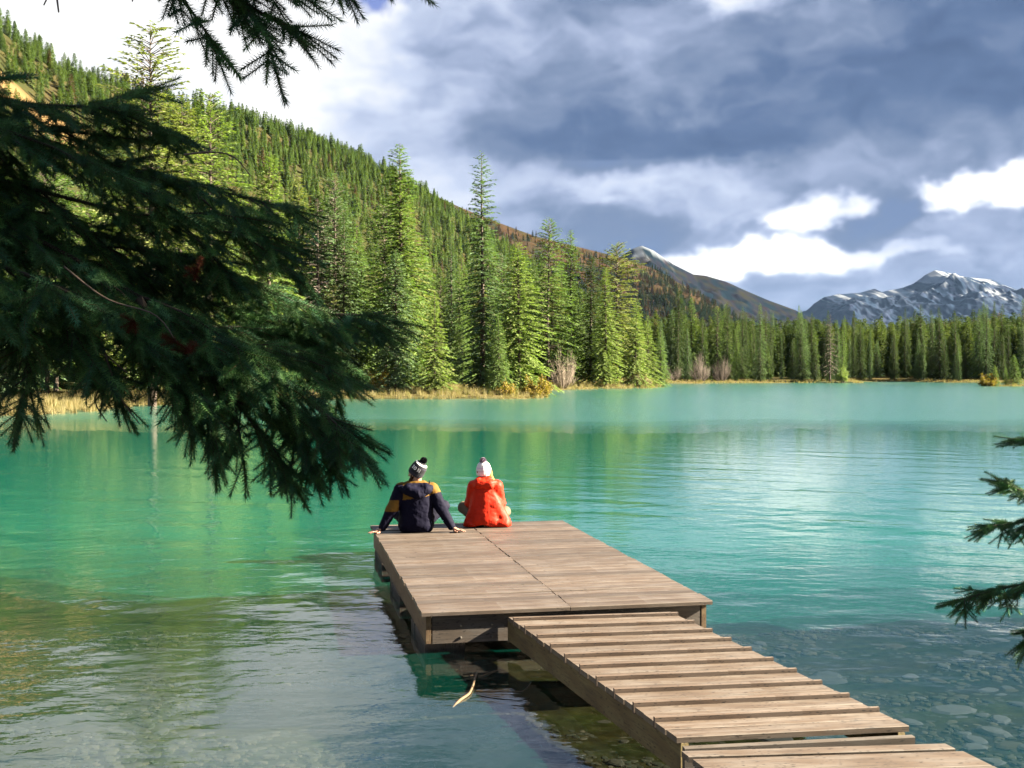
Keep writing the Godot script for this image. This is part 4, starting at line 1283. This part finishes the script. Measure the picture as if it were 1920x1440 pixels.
	while n_ < 258:
		var far_side := n_ >= 128
		var px := rng.randf_range(1235, 1990) if far_side else rng.randf_range(-60, 1250)
		var d := rng.randf_range(196, 262) if far_side else rng.randf_range(66, 205)
		var x := (px - 960.0) / F * d
		var sd := lake_sd(Vector2(x, -d))
		if sd < (2.0 if far_side else 7.0) or sd > (34.0 if far_side else 62.0): continue
		if px > 1820 and d < 190: continue
		var ok := true
		for s in spots:
			if s.distance_to(Vector2(x, d)) < (1.6 if far_side else 3.0): ok = false; break
		if not ok: continue
		spots.append(Vector2(x, d))
		var h := rng.randf_range(6.5, 14.5) * (1.0 + 0.12 * smoothstep(1600.0, 1920.0, px)) if far_side else rng.randf_range(13.0, 22.0)
		if not far_side and sd < 12.0: h = rng.randf_range(5.0, 11.0)
		if far_side and sd < 5.0: h = rng.randf_range(5.0, 11.0)
		var kd: String = kinds[rng.randi() % 7] if not far_side else ["tall", "spire", "dense2", "spire"][rng.randi() % 4]
		if h < 8.0: kd = "fir"
		elif kd == "fir": kd = "dense2"
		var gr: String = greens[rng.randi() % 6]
		if far_side: gr = ["dark_green", "mid_green", "dark_green", "blue_green"][rng.randi() % 4] if px < 1620 else ["dark_green", "dark_green", "blue_green"][rng.randi() % 3]  # forest edge by the island takes darker greens in place of shade
		var look: String = {"sun_green": "yellow-green", "mid_green": "mid-green", "blue_green": "blue-green", "olive_green": "olive", "dark_green": "dark green"}[gr] + " " + {"tall": "pointed conifer", "spire": "thin spire of a conifer", "dense": "bushy conifer", "dense2": "plump conifer", "broad": "broad conifer", "round": "round-topped conifer", "fir": "low fir"}[kd]
		var lab := look + (" in the sunlit stand along the hillside shore" if not far_side else (" in the forest edge on the far shore" if px < 1620 else " in the shade-coloured forest edge behind the low island"))
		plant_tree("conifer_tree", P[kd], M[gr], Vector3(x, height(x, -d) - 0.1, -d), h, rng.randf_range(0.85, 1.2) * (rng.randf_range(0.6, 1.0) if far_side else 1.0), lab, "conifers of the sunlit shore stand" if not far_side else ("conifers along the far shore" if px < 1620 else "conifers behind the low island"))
		n_ += 1
	# forest masses
	var fx := {"far": [], "far2": [], "tiny": []}
	var fc := {"far": [], "far2": [], "tiny": []}
	var add := func(kd: String, p: Vector3, h: float, c: Color):
		var s := h / 14.0
		fx[kd].append(Transform3D(Basis(Vector3.UP, rng.randf() * TAU).scaled(Vector3(s * rng.randf_range(0.85, 1.2), s, s * rng.randf_range(0.85, 1.2))), p))
		fc[kd].append(c)
	for k in 24000:
		var px := rng.randf_range(-120, 1330)
		var d := sqrt(lerpf(150.0 * 150.0, 1500.0 * 1500.0, rng.randf()))
		var x := (px - 960.0) / F * d
		var r := ridge_at(Vector2(x, -d))
		if r[2] < 0.0 and r[0] > 60.0: continue
		var sd := lake_sd(Vector2(x, -d))
		if sd < 30.0: continue
		var p := Vector3(x, height(x, -d) - 0.2, -d)
		if rng.randf() < bare_patch(p) * 0.97: continue
		var grove := nz.get_noise_2d(x * 1.4 + 50.0, d * 1.4)
		if rng.randf() < smoothstep(0.05, -0.45, grove) * 0.45: continue
		var c := Color(0.076, 0.124, 0.042).lerp(Color(0.118, 0.162, 0.052), rng.randf()).lerp(Color(0.055, 0.090, 0.036), rng.randf() * rng.randf())
		if rng.randf() < 0.03: c = Color(0.09, 0.065, 0.045)
		add.call("far" if d < 500.0 and rng.randf() < 0.5 else "far2" if d < 650.0 else "tiny", p, rng.randf_range(5.0, 11.5) * (1.0 + grove * 0.6), c)
	for k in 7500:
		var px := rng.randf_range(1190, 2020)
		var d := sqrt(lerpf(225.0 * 225.0, 760.0 * 760.0, rng.randf()))
		var x := (px - 960.0) / F * d
		var sd := lake_sd(Vector2(x, -d))
		if sd < 22.0: continue
		var rise := smoothstep(30.0, 300.0, sd) * smoothstep(1500.0, 1920.0, px) * 6.0
		var c := Color(0.045, 0.072, 0.028).lerp(Color(0.09, 0.118, 0.036), rng.randf())
		var dead := smoothstep(90.0, 240.0, sd) * smoothstep(0.0, 0.2, nz.get_noise_2d(x * 0.6, d * 0.4) + 0.12)
		if rng.randf() < dead * 0.7: c = Color(0.16, 0.105, 0.07).lerp(Color(0.10, 0.08, 0.06), rng.randf())
		add.call("far" if rng.randf() < 0.6 else "far2", Vector3(x, height(x, -d) - 0.2, -d), rng.randf_range(8.0, 13.0) + rise, c)
	for k in 13000:
		var x := rng.randf_range(brown.x0, brown.x1)
		var z := -2500.0 + sqrt(rng.randf()) * 860.0
		var y: float = brown.h.call(x, z)
		var n2 := sn.get_noise_2d(x * 2.4, z * 2.4)
		var t := y / 330.0 + n2 * 1.1
		var c := Color(0.016, 0.030, 0.017) if t < 0.66 else Color(0.046, 0.025, 0.014)
		if rng.randf() < 0.15: c = Color(0.055, 0.055, 0.026)
		add.call("tiny", Vector3(x, y - 0.3, z), rng.randf_range(8.0, 15.0), c * rng.randf_range(0.8, 1.2))
	for kd in fx:
		var o := multi("distant_forest", P[kd][1], M.far_green, fx[kd], fc[kd], self)
		tag(o, {"far": "conifer forest covering the slopes behind the shore trees", "far2": "fuller conifers mixed through the forested hillside", "tiny": "remote conifers covering the high ridges"}[kd], "forest", "", "stuff")
	# --- grass and shrubs on the shore
	var tuft := MB.new()
	for k in 22:
		var a := rng.randf() * TAU
		var p := Vector3(cos(a), 0, sin(a)) * rng.randf() * 0.28
		var tip := p + Vector3(rng.randf_range(-0.3, 0.3), rng.randf_range(0.45, 1.0), rng.randf_range(-0.3, 0.3))
		var s := Vector3(cos(a * 3.0), 0, sin(a * 3.0)) * 0.02
		tuft.tri(p - s, p + s, tip, Color.WHITE * rng.randf_range(0.7, 1.2))
	var gx := []
	var gc := []
	while gx.size() < 5200:
		var far_side := gx.size() > 4300
		var px := rng.randf_range(1230, 1990) if far_side else rng.randf_range(-60, 1260)
		var d := rng.randf_range(160, 226) if far_side else rng.randf_range(62, 200)
		var x := (px - 960.0) / F * d
		var sd := lake_sd(Vector2(x, -d))
		if sd < -0.15 or sd > (3.0 if far_side else 9.5): continue
		var s := rng.randf_range(0.6, 1.25) * (0.5 if far_side else 0.62)
		gx.append(Transform3D(Basis(Vector3.UP, rng.randf() * TAU).scaled(Vector3(s, s, s)), Vector3(x, height(x, -d) - 0.05, -d)))
		gc.append(Color(1, 1, 1).lerp(Color(0.75, 0.6, 0.45), rng.randf() * rng.randf()))
	tag(multi("dry_grass", tuft.mesh(), M.straw, gx, gc, self), "tall straw yellow dry grass along the shoreline", "grass", "", "stuff")
	shrub("yellow_shrub", "big golden leaved shrub at the tip of the grassy point", on.call(1006, 101.5), 2.0, 2.4, 46, 14, M.grey_twig, M.yellow_leaf, 1)
	shrub("yellow_shrub", "golden sapling among small firs behind the grass", on.call(708, 103), 2.6, 1.4, 26, 12, M.grey_twig, M.yellow_leaf, 2)
	shrub("bare_shrub", "pale leafless willow shrub beside the dark gap in the shore stand", on.call(1056, 140), 5.0, 3.0, 110, 0, M.pale_twig, M.straw, 3)
	shrub("bare_shrub", "pale dry shrub tangled over driftwood at the point tip", on.call(1198, 152), 2.4, 3.4, 110, 3, M.pale_twig, M.straw, 4)
	shrub("grey_shrub", "wider of two leafless grey shrubs on the far shore", on.call(1312, 201), 5.2, 3.6, 150, 0, M.grey_twig, M.straw, 5)
	shrub("grey_shrub", "taller of two leafless grey shrubs on the far shore", on.call(1352, 204), 4.8, 3.2, 120, 0, M.grey_twig, M.straw, 6)
	shrub("grey_shrub", "low brown leafless shrub below the tallest far shore spruce", on.call(1262, 199), 3.2, 2.8, 90, 0, M.grey_twig, M.straw, 7)
	shrub("yellow_shrub", "yellow shrub on the low island", on.call(1852, 168), 2.2, 2.4, 50, 14, M.grey_twig, M.yellow_leaf, 8)
	shrub("yellow_shrub", "small yellow-green shrub at the corner of the far shore", on.call(1580, 205), 2.6, 1.8, 40, 12, M.grey_twig, M.sun_green, 9)
	shrub("yellow_shrub", "low golden shrub under the fat bright spruce", on.call(948, 99), 1.2, 1.6, 34, 6, M.grey_twig, M.yellow_leaf, 10)

	# --- docks, driftwood and people
	build_docks()
	build_stick()
	make_man(Vector3(-1.25, 0.381, -15.28), deg_to_rad(6.0))
	make_woman(Vector3(-0.37, 0.381, -15.78), deg_to_rad(2.0))

	# --- near trees on the bank: shade trees out of the frame
	for e in [[12.0, -1.9, 17.0, "dense2"], [15.5, -3.0, 18.0, "dense"], [13.5, 1.8, 19.0, "broad"], [19.0, -0.5, 20.0, "dense"], [11.0, 5.5, 18.0, "dense2"]]:
		plant_tree("conifer_tree", P[e[3]], M.mid_green, Vector3(e[0], height(e[0], e[1]) - 0.1, e[1]), e[2], 1.0, "tall conifer standing on the near bank beside the landing", "near bank shade trees")
	var shoots := []
	for k in 3: shoots.append(shoot_mesh(50 + k, [Color(0.066, 0.155, 0.055), Color(0.082, 0.185, 0.060), Color(0.056, 0.150, 0.074)][k]))
	var dry := shoot_mesh(60, Color(0.10, 0.028, 0.012))
	var A := func(px: float, py: float, d: float) -> Vector3: return at(px, py, d)
	var near := [
		{"label": "dark spruce whose shaded boughs sweep down over the water", "trunk": Vector3(-2.35, 0, -2.6), "h": 9.0, "limbs": [
			[[[-520, 120, 2.75], [-200, 150, 2.9], [60, 195, 3.0], [200, 205, 3.05], [320, 250, 3.1]], 0.30, 0.1, 0.65, 0.5],
			[[[-520, 170, 2.75], [-150, 230, 3.0], [120, 290, 3.2], [340, 340, 3.3], [545, 392, 3.35]], 0.34, 0.1, 0.62, 0.6],
			[[[-520, 150, 2.7], [-180, 190, 2.8], [80, 270, 2.9], [220, 330, 2.95], [330, 395, 3.0]], 0.30, 0.1, 0.6, 0.7],
			[[[-520, 230, 2.75], [-150, 330, 3.1], [150, 430, 3.3], [420, 510, 3.4], [580, 575, 3.45], [700, 610, 3.5]], 0.34, 0.1, 0.62, 0.6],
			[[[-520, 220, 2.75], [-150, 300, 3.0], [160, 380, 3.1], [380, 430, 3.2], [550, 465, 3.25]], 0.32, 0.15, 0.6, 0.7],
			[[[-520, 260, 2.75], [-120, 370, 2.95], [130, 480, 3.05], [330, 600, 3.1], [470, 690, 3.15], [590, 760, 3.2], [670, 820, 3.2]], 0.36, 0.12, 0.7, 0.9],
			[[[200, 530, 3.08], [330, 640, 3.15], [430, 740, 3.2], [490, 810, 3.25], [520, 865, 3.25]], 0.26, 0.1, 0.65, 1.0],
			[[[330, 600, 3.1], [480, 650, 3.3], [590, 680, 3.4], [650, 715, 3.45]], 0.28, 0.1, 0.6, 0.8],
			[[[260, 560, 3.05], [350, 700, 3.05], [390, 770, 3.1], [400, 850, 3.1]], 0.22, 0.15, 0.7, 1.0],
			[[[420, 700, 3.12], [540, 760, 3.2], [600, 810, 3.25], [625, 860, 3.25]], 0.20, 0.1, 0.8, 1.0],
			[[[-520, 380, 2.75], [-220, 480, 2.8], [0, 560, 2.85], [50, 680, 2.9], [40, 770, 2.9]], 0.26, 0.2, 0.8, 0.9],
			[[[-300, 420, 2.8], [-60, 480, 2.9], [160, 560, 2.95], [300, 660, 3.0], [335, 740, 3.0]], 0.26, 0.15, 0.75, 0.8],
			[[[-520, 300, 2.75], [-200, 420, 2.85], [-20, 520, 2.9], [120, 600, 2.95], [200, 690, 3.0]], 0.28, 0.15, 0.8, 0.8],
			[[[-100, 400, 3.1], [250, 520, 3.4], [480, 600, 3.6], [640, 680, 3.7]], 0.34, 0.1, 0.6, 0.7]],
			"bare": [[[190, 640, 2.95], [215, 720, 2.95], [235, 760, 2.96], [262, 795, 2.96]], [[205, 690, 2.95], [185, 730, 2.95], [178, 755, 2.95], [200, 790, 2.95]], [[150, 590, 2.95], [195, 660, 2.95], [240, 700, 2.95]], [[120, 500, 2.9], [200, 560, 2.9], [290, 590, 2.9], [330, 640, 2.9]], [[345, 290, 3.0], [400, 285, 3.0], [440, 295, 3.0], [470, 330, 3.0]]],
			"dry": [[252, 603, 2.85], [330, 640, 2.85], [350, 660, 2.86], [370, 505, 2.9]]},
		{"label": "spruce with sparse dark hanging boughs against the bright cloud", "trunk": Vector3(-1.5, 0, 1.2), "h": 8.0, "needled": 0.75, "fork": 1, "limbs": [
			[[[-60, -472, 1.6], [120, -252, 2.2], [270, -112, 2.5], [400, -32, 2.6], [480, 18, 2.62], [560, 58, 2.62]], 0.14, 0.4, 0.6, 0.9],
			[[[120, -252, 2.2], [280, -102, 2.45], [350, 8, 2.5], [400, 78, 2.5]], 0.14, 0.3, 0.5, 0.9],
			[[[270, -112, 2.5], [400, -52, 2.55], [500, -32, 2.6], [565, -10, 2.6]], 0.12, 0.2, 0.6, 0.8],
			[[[400, -32, 2.6], [470, 28, 2.6], [500, 68, 2.6], [510, 110, 2.6]], 0.12, 0.2, 0.6, 1.0],
			[[[270, -112, 2.5], [460, -112, 2.6], [600, -82, 2.7], [640, -32, 2.7]], 0.16, 0.2, 0.7, 0.9],
			[[[460, -112, 2.6], [620, -102, 2.7], [720, -72, 2.75], [755, -47, 2.75]], 0.13, 0.2, 0.6, 0.8]],
			"bare": [[[120, -112, 2.4], [130, -42, 2.4], [100, -22, 2.4], [82, 10, 2.4]], [[130, -42, 2.4], [108, -12, 2.4], [110, 23, 2.4]], [[230, -92, 2.45], [250, -22, 2.45], [248, 3, 2.45]]],
			"dry": []},
		{"label": "spruce reaching drooping green boughs over the stony shallows", "trunk": Vector3(3.9, 0, -3.3), "h": 8.0, "limbs": [
			[[[2450, 880, 4.2], [2200, 930, 4.7], [2000, 930, 4.95], [1930, 925, 5.0], [1885, 905, 5.0]], 0.22, 0.3, 0.8, 0.7],
			[[[2450, 930, 4.2], [2150, 980, 4.7], [1980, 965, 4.95], [1910, 980, 5.0], [1860, 985, 5.0]], 0.26, 0.3, 0.85, 0.9],
			[[[2450, 980, 4.2], [2150, 1060, 4.6], [1950, 1090, 4.8], [1870, 1105, 4.85], [1800, 1125, 4.85]], 0.26, 0.3, 0.65, 1.0],
			[[[2450, 1050, 4.2], [2150, 1120, 4.5], [2000, 1150, 4.7], [1925, 1200, 4.75]], 0.22, 0.3, 0.7, 1.0],
			[[[2450, 700, 4.2], [2150, 770, 4.6], [2000, 810, 4.8], [1915, 825, 4.85]], 0.16, 0.4, 0.6, 0.8]],
			"bare": [], "dry": []}]
	for e in near:
		var gy := height(e.trunk.x, e.trunk.z)
		var o := thing("spruce_tree", e.label, "tree", Vector3(e.trunk.x, gy, e.trunk.z))
		var inv := Transform3D(Basis.IDENTITY, -o.position)
		var tr := MB.new()
		var tp := []
		var rr := []
		for k in 8:
			tp.append(Vector3(sin(k * 1.3) * 0.03, e.h * k / 7.0 - (0.3 if k == 0 else 0.0), cos(k * 1.7) * 0.03)); rr.append(lerpf(0.15, 0.02, k / 7.0))
		tr.tube(tp, rr, 10, Color.WHITE)
		part("trunk", tr.mesh(), M.bark, o)
		var tx := []
		for l in e.limbs:
			var pts := []
			for q in l[0]: pts.append(inv * (A.call(q[0], q[1], q[2]) as Vector3))
			var lm := MB.new()
			limb(lm, tx, pts, 0.011, l[1], l[2], l[3], l[4], e.get("needled", 1.0), e.get("fork", 0))
			part("branch", lm.mesh(), M.bark, o)
		# boughs on the sides that the camera does not see
		for k in 10:
			var y: float = e.h * (0.35 + 0.055 * k)
			var a := k * 2.4
			var d := Vector3(cos(a), -0.2, sin(a))
			var wp: Vector3 = o.position + Vector3(0, y, 0) + d * 1.0
			var s := cam.transform.affine_inverse() * wp
			if s.z < 0.5 and absf(s.x) < absf(s.z) * 0.75 + 1.0: continue
			var lm := MB.new()
			limb(lm, tx, [Vector3(0, y, 0), Vector3(0, y, 0) + d * 0.6, Vector3(0, y - 0.1, 0) + d * 1.1], 0.012, 0.3, 0.2, 0.6, 0.7)
			part("branch", lm.mesh(), M.bark, o)
		for b in e.bare:
			var pts := []
			for q in b: pts.append(inv * (A.call(q[0], q[1], q[2]) as Vector3))
			var ln := smooth_line(pts, 0.02)
			var br := []
			for k in ln.size(): br.append(lerpf(0.0032, 0.0012, float(k) / ln.size()))
			var lm := MB.new()
			lm.tube(ln, br, 5, Color.WHITE)
			part("bare_twig", lm.mesh(), M.dry_twig, o)
		for k in 3:
			var sub := []
			var tint := []
			for i in range(k, tx.size(), 3):
				sub.append(tx[i])
				var q := rng.randf_range(0.55, 1.25) if rng.randf() < 0.8 else rng.randf_range(1.3, 1.9)
				tint.append(Color(q * rng.randf_range(0.9, 1.15), q, q * rng.randf_range(0.8, 1.1)))
			multi("needles", shoots[k], M.needle, sub, tint, o).set_meta("kind", "stuff")
		var dx := []
		for q in e.dry:
			for k in 4: dx.append(Transform3D(frame_to(Vector3(rng.randf_range(-1, 1), rng.randf_range(-0.6, 0.6), 0.3), k).scaled_local(Vector3(0.8, 0.35, 0.8)), inv * (A.call(q[0], q[1], q[2]) as Vector3)))
		if dx.size(): multi("dead_needles", dry, M.needle, dx, [], o).set_meta("kind", "stuff")
